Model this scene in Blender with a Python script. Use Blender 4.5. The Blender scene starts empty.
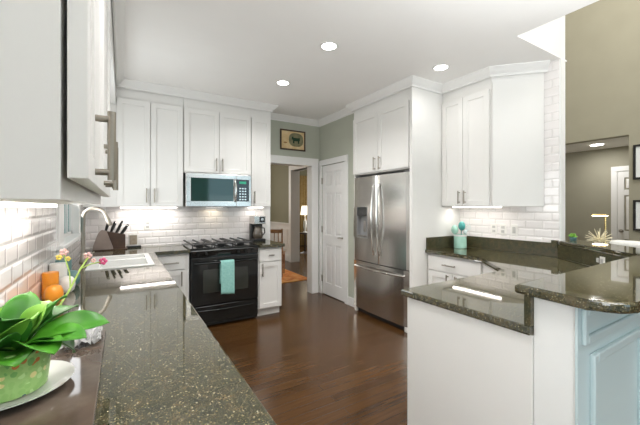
import bpy, bmesh, math, random
from mathutils import Vector, Matrix
random.seed(7)
C = bpy.context.scene.collection
PI = math.pi
EYE = 1.385

# ---------------------------------------------------------------- camera
cd = bpy.data.cameras.new('camera'); cam = bpy.data.objects.new('camera', cd); C.objects.link(cam)
cam.location = (0, 0, EYE); cam.rotation_euler = (PI/2, 0, math.radians(-31.4))
cd.sensor_width = 36; cd.lens = 324/640*36; cd.shift_y = -5.5/640; cd.clip_start = 0.02
bpy.context.scene.camera = cam

# ---------------------------------------------------------------- world / exposure
w = bpy.data.worlds.new('sky'); bpy.context.scene.world = w; w.use_nodes = True
bg = w.node_tree.nodes['Background']; bg.inputs[0].default_value = (0.72, 0.88, 1.0, 1); bg.inputs[1].default_value = 0.4
vs = bpy.context.scene.view_settings
vs.view_transform = 'Standard'; vs.look = 'None'; vs.gamma = 1; vs.exposure = 0.36; vs.use_curve_mapping = False
cy = bpy.context.scene.cycles
cy.max_bounces = 8; cy.diffuse_bounces = 5; cy.glossy_bounces = 4; cy.sample_clamp_indirect = 6

def area(name, loc, rot, sx, sy, power, col=(1, 1, 1), spread=180):
    l = bpy.data.lights.new(name, 'AREA'); l.shape = 'RECTANGLE'; l.size = sx; l.size_y = sy
    l.energy = power; l.color = col; l.spread = math.radians(spread)
    o = bpy.data.objects.new(name, l); o.location = loc; o.rotation_euler = rot; C.objects.link(o); return o
DAY = (0.58, 0.85, 1.0)
WARM = (1.0, 0.99, 0.98)
# daylight through the breakfast and family room windows behind the camera
area('window_daylight', (1.2, -6.8, 1.5), (PI/2, 0, 0), 2.6, 1.8, 15, DAY)
area('window_daylight', (4.6, -6.8, 1.9), (PI/2, 0, 0), 2.6, 2.6, 26, DAY)
# added fill lights at the same windows, tilted up to brighten the ceilings
area('ceiling_fill', (1.2, -6.75, 1.2), (PI/2+math.radians(38), 0, 0), 2.6, 1.4, 5, (1, .98, .94))
area('ceiling_fill', (4.6, -6.75, 1.3), (PI/2+math.radians(38), 0, 0), 2.6, 1.6, 5, (1, .98, .94))
area('sink_ceiling_fill', (-0.33, 3.25, 1.35), (PI/2+math.radians(40), 0, -PI/2), 0.8, 0.4, 4, (1, .98, .95))  # added ceiling fill, aimed upward from the sink window
# added fill: one from the left behind the camera, unseen uplights for the ceiling
area('left_fill', (-0.33, -1.2, 1.35), (PI/2, 0, -PI/2), 1.8, 1.3, 24, (.88, .95, 1), 140)
area('added_uplight', (1.45, -0.12, 1.75), (PI, 0, 0), .4, .4, 48, (.96, .99, 1))
area('added_uplight', (2.1, -0.5, 1.75), (PI, 0, 0), .4, .4, 20, (.96, .99, 1))
area('family_wall_fill', (4.7, .9, 6.3), (0, 0, 0), 1.4, 1.4, 110, (1, .97, .92))  # this pair is added to brighten the tan family room wall, no fixtures
area('family_wall_fill', (4.7, -1.5, 6.3), (0, 0, 0), 1.4, 1.4, 110, (1, .97, .92))
area('sink_window_daylight', (-0.33, 3.30, 1.75), (PI/2, 0, -PI/2), 0.8, 0.8, 6.5, (.93, .97, 1))
area('dining_fill', (1.6, 9.2, 1.8), (-PI/2, 0, 0), 2.0, 1.4, 34, (1, 0.97, 0.9))  # added light inside the dining room, whose back wall has no window
area('living_daylight', (6.6, 7.5, 1.6), (PI/2, 0, PI/2), 2.0, 1.6, 50, (1, 0.97, 0.9))

# ---------------------------------------------------------------- materials
def mat(name, col=(.8, .8, .8), rough=.5, metal=0, spec=None, coat=0, trans=0, emit=None, estr=0, ior=None, alpha=None):
    m = bpy.data.materials.new(name); m.use_nodes = True
    b = m.node_tree.nodes['Principled BSDF']
    b.inputs['Base Color'].default_value = (*col, 1); b.inputs['Roughness'].default_value = rough
    b.inputs['Metallic'].default_value = metal
    if spec is not None: b.inputs['Specular IOR Level'].default_value = spec
    if coat: b.inputs['Coat Weight'].default_value = coat; b.inputs['Coat Roughness'].default_value = .05
    if trans: b.inputs['Transmission Weight'].default_value = trans
    if ior: b.inputs['IOR'].default_value = ior
    if alpha is not None: b.inputs['Alpha'].default_value = alpha
    if emit: b.inputs['Emission Color'].default_value = (*emit, 1); b.inputs['Emission Strength'].default_value = estr
    return m
def nn(m, t, **kw):
    n = m.node_tree.nodes.new(t)
    for k, v in kw.items():
        if k in n.inputs: n.inputs[k].default_value = v
        else: setattr(n, k, v)
    return n
def lk(m, a, b): m.node_tree.links.new(a, b)
def bsdf(m): return m.node_tree.nodes['Principled BSDF']
def ramp(m, fac, stops, interp='LINEAR'):
    r = nn(m, 'ShaderNodeValToRGB'); r.color_ramp.interpolation = interp
    e = r.color_ramp.elements
    while len(e) < len(stops): e.new(.5)
    for i, (p, c) in enumerate(stops): e[i].position = p; e[i].color = (*c, 1)
    lk(m, fac, r.inputs[0]); return r
def paint(name, col, rough=.4, var=.03, spec=None):
    m = mat(name, col, rough, spec=spec)
    g = nn(m, 'ShaderNodeNewGeometry'); n = nn(m, 'ShaderNodeTexNoise', Scale=3.0, Detail=3.0)
    lk(m, g.outputs['Position'], n.inputs['Vector'])
    r = ramp(m, n.outputs[0], [(.3, tuple(c*(1-var) for c in col)), (.7, tuple(min(1, c*(1+var)) for c in col))])
    lk(m, r.outputs[0], bsdf(m).inputs['Base Color'])
    n2 = nn(m, 'ShaderNodeTexNoise', Scale=180.0); lk(m, g.outputs['Position'], n2.inputs['Vector'])
    b = nn(m, 'ShaderNodeBump', Strength=.04, Distance=.002); lk(m, n2.outputs[0], b.inputs['Height'])
    lk(m, b.outputs[0], bsdf(m).inputs['Normal'])
    return m
def tile(name, axis):
    m = mat(name, (.86, .84, .82), .12, coat=.3)
    g = nn(m, 'ShaderNodeNewGeometry'); s = nn(m, 'ShaderNodeSeparateXYZ'); c = nn(m, 'ShaderNodeCombineXYZ')
    lk(m, g.outputs['Position'], s.inputs[0]); lk(m, s.outputs[axis], c.inputs[0])
    ad = nn(m, 'ShaderNodeMath', operation='ADD'); ad.inputs[1].default_value = 0.022
    lk(m, s.outputs[2], ad.inputs[0]); lk(m, ad.outputs[0], c.inputs[1])
    def brick(ms, sm):
        b = nn(m, 'ShaderNodeTexBrick', Scale=1.0); b.offset = .5; b.squash = 1
        b.inputs['Mortar Size'].default_value = ms; b.inputs['Mortar Smooth'].default_value = sm
        b.inputs['Brick Width'].default_value = .156; b.inputs['Row Height'].default_value = .0795; b.inputs['Bias'].default_value = 0
        lk(m, c.outputs[0], b.inputs['Vector']); return b
    b1 = brick(.0022, .1)
    b1.inputs['Color1'].default_value = (.87, .835, .82, 1); b1.inputs['Color2'].default_value = (.84, .805, .79, 1); b1.inputs['Mortar'].default_value = (.70, .67, .65, 1)
    lk(m, b1.outputs['Color'], bsdf(m).inputs['Base Color'])
    b2 = brick(.016, 1.0)
    inv = nn(m, 'ShaderNodeMath', operation='SUBTRACT'); inv.inputs[0].default_value = 1; lk(m, b2.outputs['Fac'], inv.inputs[1])
    bp = nn(m, 'ShaderNodeBump', Strength=.55, Distance=.006); lk(m, inv.outputs[0], bp.inputs['Height']); lk(m, bp.outputs[0], bsdf(m).inputs['Normal'])
    return m
def granite(name='granite', rough=.035, ior=1.85):
    m = mat(name, (.08, .08, .06), rough, ior=ior)
    g = nn(m, 'ShaderNodeNewGeometry')
    n = nn(m, 'ShaderNodeTexNoise', Scale=24.0, Detail=8.0, Roughness=.75); lk(m, g.outputs['Position'], n.inputs['Vector'])
    cur = ramp(m, n.outputs[0], [(.36, (.013, .017, .008)), (.47, (.036, .037, .017)), (.57, (.070, .054, .023)), (.70, (.13, .088, .038))]).outputs[0]
    for sc, keep, dist, cols in ((330.0, .45, .50, [(0, (.018, .020, .012)), (.45, (.07, .066, .034)), (.8, (.13, .11, .060))]),
                                 (150.0, .72, .36, [(0, (.15, .115, .05)), (.6, (.21, .18, .10)), (.9, (.36, .32, .21))])):
        v = nn(m, 'ShaderNodeTexVoronoi', Scale=sc); lk(m, g.outputs['Position'], v.inputs['Vector'])
        sx = nn(m, 'ShaderNodeSeparateColor'); lk(m, v.outputs['Color'], sx.inputs[0])
        a = nn(m, 'ShaderNodeMath', operation='LESS_THAN'); a.inputs[1].default_value = dist; lk(m, v.outputs['Distance'], a.inputs[0])
        c = nn(m, 'ShaderNodeMath', operation='GREATER_THAN'); c.inputs[1].default_value = keep; lk(m, sx.outputs[0], c.inputs[0])
        f = nn(m, 'ShaderNodeMath', operation='MULTIPLY'); lk(m, a.outputs[0], f.inputs[0]); lk(m, c.outputs[0], f.inputs[1])
        r = ramp(m, sx.outputs[1], cols)
        mx = nn(m, 'ShaderNodeMix', data_type='RGBA'); lk(m, f.outputs[0], mx.inputs[0]); lk(m, cur, mx.inputs[6]); lk(m, r.outputs[0], mx.inputs[7])
        cur = mx.outputs[2]
    lk(m, cur, bsdf(m).inputs['Base Color'])
    return m
def woodfloor():
    m = mat('floor_boards', (.1, .05, .03), .2, spec=.5)
    g = nn(m, 'ShaderNodeNewGeometry'); mp = nn(m, 'ShaderNodeMapping'); lk(m, g.outputs['Position'], mp.inputs['Vector'])
    b = nn(m, 'ShaderNodeTexBrick', Scale=1.0); b.offset = .37
    b.inputs['Mortar Size'].default_value = .0014; b.inputs['Brick Width'].default_value = 1.3; b.inputs['Row Height'].default_value = .083
    b.inputs['Color1'].default_value = (.056, .0235, .0065, 1); b.inputs['Color2'].default_value = (.088, .040, .0115, 1); b.inputs['Mortar'].default_value = (.035, .018, .010, 1)
    lk(m, mp.outputs[0], b.inputs['Vector'])
    mp2 = nn(m, 'ShaderNodeMapping'); mp2.inputs['Scale'].default_value = (1.6, 26, 1); lk(m, g.outputs['Position'], mp2.inputs['Vector'])
    n = nn(m, 'ShaderNodeTexNoise', Scale=2.0, Detail=6.0, Roughness=.65); lk(m, mp2.outputs[0], n.inputs['Vector'])
    r = ramp(m, n.outputs[0], [(.3, (.75, .72, .68)), (.7, (1.22, 1.22, 1.22))])
    mx = nn(m, 'ShaderNodeMix', data_type='RGBA', blend_type='MULTIPLY'); mx.inputs[0].default_value = 1
    lk(m, b.outputs['Color'], mx.inputs[6]); lk(m, r.outputs[0], mx.inputs[7]); lk(m, mx.outputs[2], bsdf(m).inputs['Base Color'])
    rr = nn(m, 'ShaderNodeMapRange'); rr.inputs['To Min'].default_value = .14; rr.inputs['To Max'].default_value = .30
    lk(m, n.outputs[0], rr.inputs[0]); lk(m, rr.outputs[0], bsdf(m).inputs['Roughness'])
    bp = nn(m, 'ShaderNodeBump', Strength=.25, Distance=.002); lk(m, b.outputs['Fac'], bp.inputs['Height']); bp.invert = True
    lk(m, bp.outputs[0], bsdf(m).inputs['Normal'])
    return m
def brushed(name, col, rough, sc=(1, 1, 90)):
    m = mat(name, col, rough, 1.0)
    g = nn(m, 'ShaderNodeNewGeometry'); mp = nn(m, 'ShaderNodeMapping'); mp.inputs['Scale'].default_value = sc; lk(m, g.outputs['Position'], mp.inputs['Vector'])
    n = nn(m, 'ShaderNodeTexNoise', Scale=6.0, Detail=4.0); lk(m, mp.outputs[0], n.inputs['Vector'])
    rr = nn(m, 'ShaderNodeMapRange'); rr.inputs['To Min'].default_value = rough*.75; rr.inputs['To Max'].default_value = rough*1.3
    lk(m, n.outputs[0], rr.inputs[0]); lk(m, rr.outputs[0], bsdf(m).inputs['Roughness'])
    b = nn(m, 'ShaderNodeBump', Strength=.05, Distance=.001); lk(m, n.outputs[0], b.inputs['Height']); lk(m, b.outputs[0], bsdf(m).inputs['Normal'])
    return m
def mottled(name, stops, scale, rough=.5, vec='Object', detail=5.0, spec=None, trans=0):
    m = mat(name, stops[0][1], rough, spec=spec, trans=trans)
    g = nn(m, 'ShaderNodeTexCoord'); n = nn(m, 'ShaderNodeTexNoise', Scale=scale, Detail=detail)
    lk(m, g.outputs[vec], n.inputs['Vector']); r = ramp(m, n.outputs[0], stops); lk(m, r.outputs[0], bsdf(m).inputs['Base Color'])
    return m

M = {}
M['white'] = paint('cabinet_white', (.82, .805, .775), .32, .01)
M['trim'] = paint('trim_white', (.83, .82, .80), .3, .01)
M['ceil'] = paint('ceiling_white', (.90, .885, .865), .8, .01)
M['wallwhite'] = paint('wall_white', (.82, .82, .80), .6, .01)
M['sage'] = paint('sage_wall', (.46, .475, .395), .7, .03)
M['olive'] = paint('olive_wall', (.24, .225, .145), .7, .03)
M['tan'] = paint('tan_wall', (.335, .315, .24), .75, .03)
M['wains'] = paint('wainscot_daylit_tint', (.56, .67, .68), .3, .01)  # white wainscot with the cool daylight cast put into its base colour
M['tx'] = tile('tile_x', 0); M['ty'] = tile('tile_y', 1)
M['granite'] = granite(); M['graniteh'] = granite('granite_honed', .32, 1.45); M['floor'] = woodfloor()
M['steel'] = brushed('brushed_steel', (.66, .64, .61), .22, (70, 70, 1))
M['steelm'] = mat('grey_dispenser_plastic', (.34, .34, .34), .35, .3)
M['steeld'] = mat('dark_steel_side', (.12, .12, .12), .4, .6)
M['nickel'] = mat('satin_nickel', (.36, .325, .275), .34, 1.0)
M['chrome'] = mat('chrome', (.75, .74, .72), .1, 1.0)
M['black'] = mat('black_enamel', (.008, .009, .009), .08, spec=.6)
M['iron'] = mat('cast_iron', (.02, .02, .02), .45)
M['blackglass'] = mat('black_glass', (.006, .010, .010), .03, spec=.7)
M['mwglass'] = mat('smoked_glass', (.012, .045, .04), .05, spec=.7)
M['ovenwin'] = mat('oven_window_glass', (.03, .035, .03), .04, spec=.8)
M['rubber'] = mat('dark_rubber', (.02, .02, .02), .7)
M['gap'] = mat('dark_gap', (.03, .035, .03), .8)
M['china'] = mat('white_china', (.85, .85, .83), .08, coat=.4)
M['sink'] = mat('white_composite', (.86, .85, .82), .18)
M['orange'] = mat('orange_plastic', (.85, .30, .02), .3)
M['whitep'] = mat('white_plastic', (.82, .80, .76), .3)
M['teal'] = mat('dusty_teal', (.10, .20, .20), .35)
M['mint'] = mottled('mint_glaze', [(.35, (.38, .66, .54)), (.7, (.48, .74, .63))], 14, .25)
M['towel'] = mottled('teal_towel', [(.3, (.26, .55, .50)), (.7, (.36, .66, .60))], 60, .9)
M['tealsil'] = mat('teal_silicone', (.06, .30, .28), .35)
M['clearwh'] = mat('pale_plastic', (.50, .60, .60), .3)
M['taupe'] = mottled('taupe_wood', [(.3, (.27, .205, .175)), (.7, (.34, .265, .225))], 10, .5)
M['walnut'] = mottled('walnut', [(.3, (.045, .02, .01)), (.7, (.09, .042, .02))], 12, .4)
M['wood'] = mottled('oak_chair', [(.3, (.30, .14, .05)), (.7, (.42, .21, .08))], 10, .4)
M['stone'] = mottled('tan_stone', [(.3, (.32, .25, .18)), (.7, (.46, .38, .29))], 30, .5)
M['board'] = mottled('mauve_stone_board', [(.25, (.05, .036, .026)), (.5, (.095, .068, .05)), (.75, (.15, .12, .095))], 9, .06)
M['leaf'] = mottled('leaf_green', [(.3, (.035, .17, .015)), (.55, (.075, .30, .02)), (.8, (.20, .46, .06))], 9, .38, detail=4)
M['leafd'] = mottled('leaf_dark', [(.3, (.018, .10, .012)), (.6, (.04, .19, .02)), (.8, (.10, .30, .05))], 10, .38, detail=4)
M['leafl'] = mottled('leaf_light', [(.3, (.12, .36, .03)), (.8, (.36, .58, .12))], 7, .35, detail=2)
M['stem'] = mat('flower_stem', (.30, .42, .08), .5)
M['pink'] = mat('pink_petal', (.75, .10, .26), .5)
M['blush'] = mat('blush_petal', (.85, .52, .50), .5)
M['yellow'] = mat('yellow_petal', (.80, .60, .12), .5)
M['soil'] = mat('soil', (.03, .02, .012), .9)
M['wrap'] = mat('crinkled_wrap', (.80, .80, .80), .08, trans=.55, ior=1.35)
M['gold'] = mat('gold_metal', (.85, .66, .30), .25, 1.0)
M['goldwire'] = mat('pale_gold', (.92, .86, .66), .35, .3)
M['bulb'] = mat('lamp_glow', (1, .95, .85), .5, emit=(1, .9, .72), estr=6)
M['can'] = mat('can_glow', (1, 1, 1), .5, emit=(1, .96, .9), estr=9)
M['led'] = mat('led_strip', (1, 1, 1), .5, emit=(1, .93, .86), estr=2.6)
M['shade'] = mat('lampshade', (.9, .85, .75), .8, emit=(1, .88, .68), estr=1.6)
M['socket'] = mat('socket_grey', (.50, .49, .47), .4)
M['linen'] = mottled('white_linen', [(.3, (.72, .72, .70)), (.7, (.82, .82, .80))], 40, .9)
M['drape'] = mottled('gold_drape', [(.3, (.33, .22, .08)), (.7, (.48, .34, .14))], 20, .8)
M['mirrorwh'] = mat('mat_board', (.82, .84, .84), .4)
M['photo'] = mottled('grey_print', [(.3, (.30, .36, .38)), (.7, (.62, .68, .70))], 5, .4)
M['frameblk'] = mat('black_frame', (.012, .012, .012), .35)
M['framebrn'] = mat('brown_frame', (.06, .03, .015), .35)
M['glass'] = mat('clear_glass', (.22, .55, .55), .05, trans=1.0, ior=1.1)
M['carafe'] = mat('carafe_glass', (.10, .08, .06), .03, spec=.8)
M['fabricd'] = mat('dark_table_wood', (.05, .03, .02), .35)
M['display'] = mat('clock_display', (.02, .25, .15), .3, emit=(.1, .9, .55), estr=.12)

def pot_mat():
    m = mat('green_floral_glaze', (.4, .6, .3), .3)
    t = nn(m, 'ShaderNodeTexCoord'); v = nn(m, 'ShaderNodeTexVoronoi', Scale=75.0); lk(m, t.outputs['Object'], v.inputs['Vector'])
    s = nn(m, 'ShaderNodeSeparateColor'); lk(m, v.outputs['Color'], s.inputs[0])
    r = ramp(m, s.outputs[0], [(0, (.28, .50, .15)), (.45, (.46, .66, .28)), (.62, (.16, .38, .10)), (.74, (.55, .17, .04)), (.86, (.04, .09, .14)), (.93, (.75, .66, .30))], 'CONSTANT')
    d = nn(m, 'ShaderNodeMath', operation='LESS_THAN'); d.inputs[1].default_value = .55; lk(m, v.outputs['Distance'], d.inputs[0])
    mx = nn(m, 'ShaderNodeMix', data_type='RGBA'); lk(m, d.outputs[0], mx.inputs[0]); mx.inputs[6].default_value = (.33, .54, .18, 1); lk(m, r.outputs[0], mx.inputs[7])
    lk(m, mx.outputs[2], bsdf(m).inputs['Base Color']); return m
M['pot'] = pot_mat()
def rug_mat():
    m = mat('rug_wool', (.6, .25, .06), .95)
    g = nn(m, 'ShaderNodeNewGeometry'); n = nn(m, 'ShaderNodeTexNoise', Scale=2.6, Detail=4.0, Distortion=1.5); lk(m, g.outputs['Position'], n.inputs['Vector'])
    r = ramp(m, n.outputs[0], [(.30, (.38, .08, .02)), (.45, (.70, .24, .05)), (.58, (.80, .42, .13)), (.72, (.62, .40, .22))]); lk(m, r.outputs[0], bsdf(m).inputs['Base Color']); return m
M['rug'] = rug_mat()

# ---------------------------------------------------------------- mesh helpers
class B:
    """collects geometry of ONE mesh; frame (P,U,N) maps local (u,n,z) to the room"""
    def __init__(s, P=(0, 0, 0), U=None):
        s.bm = bmesh.new(); s.P = Vector(P)
        if U is None: s.U = Vector((1, 0, 0)); s.N = Vector((0, 1, 0))
        else: s.U = Vector((U[0], U[1], 0)).normalized(); s.N = Vector((s.U.y, -s.U.x, 0))
    def m(s, u, n, z): return s.P + s.U*u + s.N*n + Vector((0, 0, z))
    def box(s, u0, u1, n0, n1, z0, z1, bev=0, seg=2):
        vs = [s.bm.verts.new(s.m(u, n, z)) for z in (z0, z1) for n in (n0, n1) for u in (u0, u1)]
        fs = [s.bm.faces.new([vs[i] for i in q]) for q in ((0, 1, 3, 2), (4, 6, 7, 5), (0, 4, 5, 1), (2, 3, 7, 6), (0, 2, 6, 4), (1, 5, 7, 3))]
        if bev:
            es = list({e for f in fs for e in f.edges})
            bmesh.ops.bevel(s.bm, geom=es, offset=bev, segments=seg, profile=.5, affect='EDGES')
        return s
    def prism(s, pts, z0, z1, bev=0, seg=2):
        a = [s.bm.verts.new(s.m(p[0], p[1], z0)) for p in pts]; b = [s.bm.verts.new(s.m(p[0], p[1], z1)) for p in pts]
        n = len(pts); fb = s.bm.faces.new(a[::-1]); ft = s.bm.faces.new(b)
        for i in range(n): s.bm.faces.new((a[i], a[(i+1) % n], b[(i+1) % n], b[i]))
        if bev: bmesh.ops.bevel(s.bm, geom=list(ft.edges)+list(fb.edges), offset=bev, segments=seg, profile=.5, affect='EDGES')
        return s
    def prism_u(s, pts, u0, u1, bev=0):
        """profile pts are (n,z), extruded along u"""
        a = [s.bm.verts.new(s.m(u0, p[0], p[1])) for p in pts]; b = [s.bm.verts.new(s.m(u1, p[0], p[1])) for p in pts]
        n = len(pts); f1 = s.bm.faces.new(a[::-1]); f2 = s.bm.faces.new(b)
        for i in range(n): s.bm.faces.new((a[i], a[(i+1) % n], b[(i+1) % n], b[i]))
        if bev: bmesh.ops.bevel(s.bm, geom=list({e for f in s.bm.faces for e in f.edges}), offset=bev, segments=2, affect='EDGES')
        return s
    def tube(s, pts, r, seg=10, caps=True):
        P = [s.m(*p) for p in pts]; rings = []
        rs = r if isinstance(r, (list, tuple)) else [r]*len(P)
        t0 = (P[1]-P[0]).normalized(); up = Vector((0, 0, 1)) if abs(t0.z) < .9 else Vector((1, 0, 0))
        x = t0.cross(up).normalized()
        for i, p in enumerate(P):
            t = (P[min(i+1, len(P)-1)]-P[max(i-1, 0)]).normalized()
            x = (x-t*x.dot(t)).normalized(); y = t.cross(x)
            rings.append([s.bm.verts.new(p+(x*math.cos(2*PI*k/seg)+y*math.sin(2*PI*k/seg))*rs[i]) for k in range(seg)])
        for a, b in zip(rings, rings[1:]):
            for k in range(seg): s.bm.faces.new((a[k], a[(k+1) % seg], b[(k+1) % seg], b[k]))
        if caps: s.bm.faces.new(rings[0][::-1]); s.bm.faces.new(rings[-1])
        return s
    def lathe(s, prof, c=(0, 0), seg=32, axis='z', c3=None, ring_=False):
        """prof (r,h) rings round a vertical axis at c, or round the n axis through c3=(u,n,z)"""
        rings = []
        for r, h in prof:
            ring = []
            for k in range(seg):
                a = 2*PI*k/seg; ca, sa = math.cos(a)*r, math.sin(a)*r
                if axis == 'z': q = s.m(c[0]+ca, c[1]+sa, h)
                elif axis == 'n': q = s.m(c3[0]+ca, c3[1]+h, c3[2]+sa)
                else: q = s.m(c3[0]+h, c3[1]+ca, c3[2]+sa)
                ring.append(s.bm.verts.new(q))
            rings.append(ring)
        for a, b in zip(rings, rings[1:]):
            for k in range(seg): s.bm.faces.new((a[k], a[(k+1) % seg], b[(k+1) % seg], b[k]))
        if ring_:
            for k in range(seg): s.bm.faces.new((rings[-1][k], rings[-1][(k+1) % seg], rings[0][(k+1) % seg], rings[0][k]))
            return s
        if prof[0][0] > 1e-6: s.bm.faces.new(rings[0][::-1])
        if prof[-1][0] > 1e-6: s.bm.faces.new(rings[-1])
        return s
    def ball(s, c, r, sub=2, sc=(1, 1, 1)):
        mt = Matrix.Translation(s.m(*c)) @ Matrix.Diagonal((sc[0], sc[1], sc[2], 1))
        bmesh.ops.create_icosphere(s.bm, subdivisions=sub, radius=r, matrix=mt); return s
    def grid(s, xs, ys, mask, z0, z1, bev=0):
        V = {}
        def v(i, j):
            if (i, j) not in V: V[i, j] = s.bm.verts.new(s.m(xs[i], ys[j], z1))
            return V[i, j]
        fs = [s.bm.faces.new((v(i, j), v(i+1, j), v(i+1, j+1), v(i, j+1))) for i in range(len(xs)-1) for j in range(len(ys)-1) if mask(i, j)]
        r = bmesh.ops.extrude_face_region(s.bm, geom=fs)
        nv = [g for g in r['geom'] if isinstance(g, bmesh.types.BMVert)]
        for q in nv: q.co.z = s.P.z+z0
        if bev:
            s.bm.normal_update()
            es = [e for e in s.bm.edges if len(e.link_faces) == 2 and e.calc_face_angle(0) > 1.0 and abs(e.verts[0].co.z-e.verts[1].co.z) < 1e-5]
            bmesh.ops.bevel(s.bm, geom=es, offset=bev, segments=2, profile=.5, affect='EDGES')
        return s
    def sweep(s, path, prof):
        """prof (out, z) swept on a plan polyline; out is to the right of travel"""
        n = len(path); rings = []
        for i in range(n):
            p = Vector(path[i]).to_2d() if len(path[i]) == 3 else Vector(path[i])
            def nr(a, b):
                d = (Vector(b)-Vector(a)).normalized(); return Vector((d.y, -d.x))
            ns = []
            if i > 0: ns.append(nr(path[i-1], path[i]))
            if i < n-1: ns.append(nr(path[i], path[i+1]))
            mi = sum(ns, Vector((0, 0))).normalized(); k = 1/max(.3, mi.dot(ns[0]))
            rings.append([s.bm.verts.new(s.m(p.x+mi.x*k*o, p.y+mi.y*k*o, z)) for o, z in prof])
        q = len(prof)
        for a, b in zip(rings, rings[1:]):
            for j in range(q): s.bm.faces.new((a[j], a[(j+1) % q], b[(j+1) % q], b[j]))
        s.bm.faces.new(rings[0][::-1]); s.bm.faces.new(rings[-1]); return s

def obj(name, b, m, parent=None, smooth=False, loc=None, local=False):
    """links ONE mesh; coordinates are the room's, re-based on the parent (or loc)"""
    bm = b.bm
    bmesh.ops.recalc_face_normals(bm, faces=bm.faces[:])
    off = Vector((0, 0, 0))
    if not local:
        if parent is not None:
            q = parent
            while q is not None: off += q.location; q = q.parent
        if loc is not None: off = off+Vector(loc)
        bmesh.ops.translate(bm, verts=bm.verts[:], vec=-off)
    me = bpy.data.meshes.new(name); bm.to_mesh(me); bm.free()
    me.materials.append(M[m] if isinstance(m, str) else m)
    if smooth:
        me.polygons.foreach_set('use_smooth', [True]*len(me.polygons)); me.set_sharp_from_angle(angle=math.radians(38))
    o = bpy.data.objects.new(name, me); C.objects.link(o)
    if parent is not None: o.parent = parent
    if loc is not None: o.location = loc
    return o
def tag(o, label, cat, group=None):
    o['label'] = label; o['category'] = cat
    if group: o['group'] = group
    return o
def thing(name, label, cat, loc=(0, 0, 0), group=None):
    o = bpy.data.objects.new(name, None); C.objects.link(o); o.location = loc; o.empty_display_size = .1
    return tag(o, label, cat, group)
def struct(name, b, m, parent=None, smooth=False):
    o = obj(name, b, m, parent, smooth)
    if parent is None: o['kind'] = 'structure'
    return o
def snode(name, loc):
    o = bpy.data.objects.new(name, None); C.objects.link(o); o.location = loc; o['kind'] = 'structure'; return o
def copy_tree(o, parent=None):
    c = o.copy(); C.objects.link(c)
    if parent is not None: c.parent = parent
    for ch in list(o.children): copy_tree(ch, c)
    return c

# ---------------------------------------------------------------- room dimensions
XL, YB, W, ZC = -0.36, 4.50, 3.50, 2.77
XP = 2.74          # pantry wall
T = .12

# ---------------------------------------------------------------- setting
struct('floor', B().box(-.6, 8.2, -7.15, 11, -.1, 0), 'floor')
struct('ceiling', B().grid([-.5, 2.73, 3.62], [-7.15, 1.41, 4.62], lambda i, j: not (i == 1 and j == 0), ZC, ZC+.012), 'ceil')
struct('ceiling_family', B().box(2.6, 8.2, -7.15, 3.6, 6.4, 6.5), 'ceil')
struct('ceiling_dining', B().box(-.5, 8.2, 4.62, 11, ZC, ZC+.12), 'ceil')
# upper wall over the kitchen ceiling, seen through the taller family room
struct('wall_upper_kitchen', B().box(2.73, 3.585, 1.411, 1.53, ZC+.013, 6.4).box(2.61, 2.729, -7.15, 1.53, ZC+.013, 6.4).box(3.50, 3.585, 1.53, 3.6, ZC+.12, 6.4), 'wallwhite')
# left wall with the window over the sink
w0, w1, wz0, wz1 = 2.80, 3.70, 1.13, 2.10
b = B()
b.box(XL-T, XL, -7.15, w0, 0, ZC).box(XL-T, XL, w1, YB+T, 0, ZC).box(XL-T, XL, w0, w1, 0, wz0).box(XL-T, XL, w0, w1, wz1, ZC)
struct('wall_left', b, 'wallwhite')
# back wall with the cased opening
o0, o1, oz = 1.86, 2.605, 2.06
b = B()
b.box(XL-T, o0, YB, YB+T, 0, ZC).box(o1, XP+.9, YB, YB+T, 0, ZC).box(o0, o1, YB, YB+T, oz, ZC)
struct('wall_back', b, 'sage')
# pantry wall with its doorway (a shallow closet behind)
d0, d1, dz = 3.79, 4.42, 2.045
b = B()
b.box(XP, XP+.1, d1, YB, 0, ZC).box(XP, XP+.1, 3.535, d0, 0, ZC).box(XP, XP+.1, d0, d1, dz, ZC)
struct('wall_pantry', b, 'sage')
struct('wall_fridge_alcove', B().box(XP+.1, W+T, 3.535, 3.615, 0, ZC), 'wallwhite')
# right wall that ends at the peninsula
struct('wall_right', B().box(W, W+.085, 1.41, YB, 0, ZC), 'wallwhite')
# family room beyond
b = B()
fx, fy = 6.6, 1.765
b.box(fx, fx+.15, -7.15, fy, 0, 6.4).box(fx, fx+.15, fy, 3.4, 2.49, 6.4)
struct('wall_family_far', b, 'tan')
b = B(); b.box(7.8, 7.9, .9, 3.4, 0, 2.49).box(fx+.15, 7.8, fy-.1, fy, 0, 2.49).box(fx+.15, 7.8, 3.3, 3.4, 0, 2.49)
struct('wall_niche', b, 'tan')
struct('ceiling_niche', B().box(fx+.15, 7.9, fy-.1, 3.4, 2.49, 2.56), 'ceil')
struct('wall_family_back', B().box(W+.085, 8.0, 3.4, 3.52, 0, 6.4), 'tan')
# wall behind the camera with window openings
b = B()
b.box(-.5, -.1, -7.15, -7.0, 0, ZC).box(2.5, 3.3, -7.15, -7.0, 0, 6.4).box(5.9, 6.75, -7.15, -7.0, 0, 6.4)
b.box(-.1, 2.5, -7.15, -7.0, 0, .6).box(-.1, 2.5, -7.15, -7.0, 2.4, ZC).box(3.3, 5.9, -7.15, -7.0, 0, .5).box(3.3, 5.9, -7.15, -7.0, 3.2, 6.4)
struct('wall_front', b, 'tan')
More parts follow.
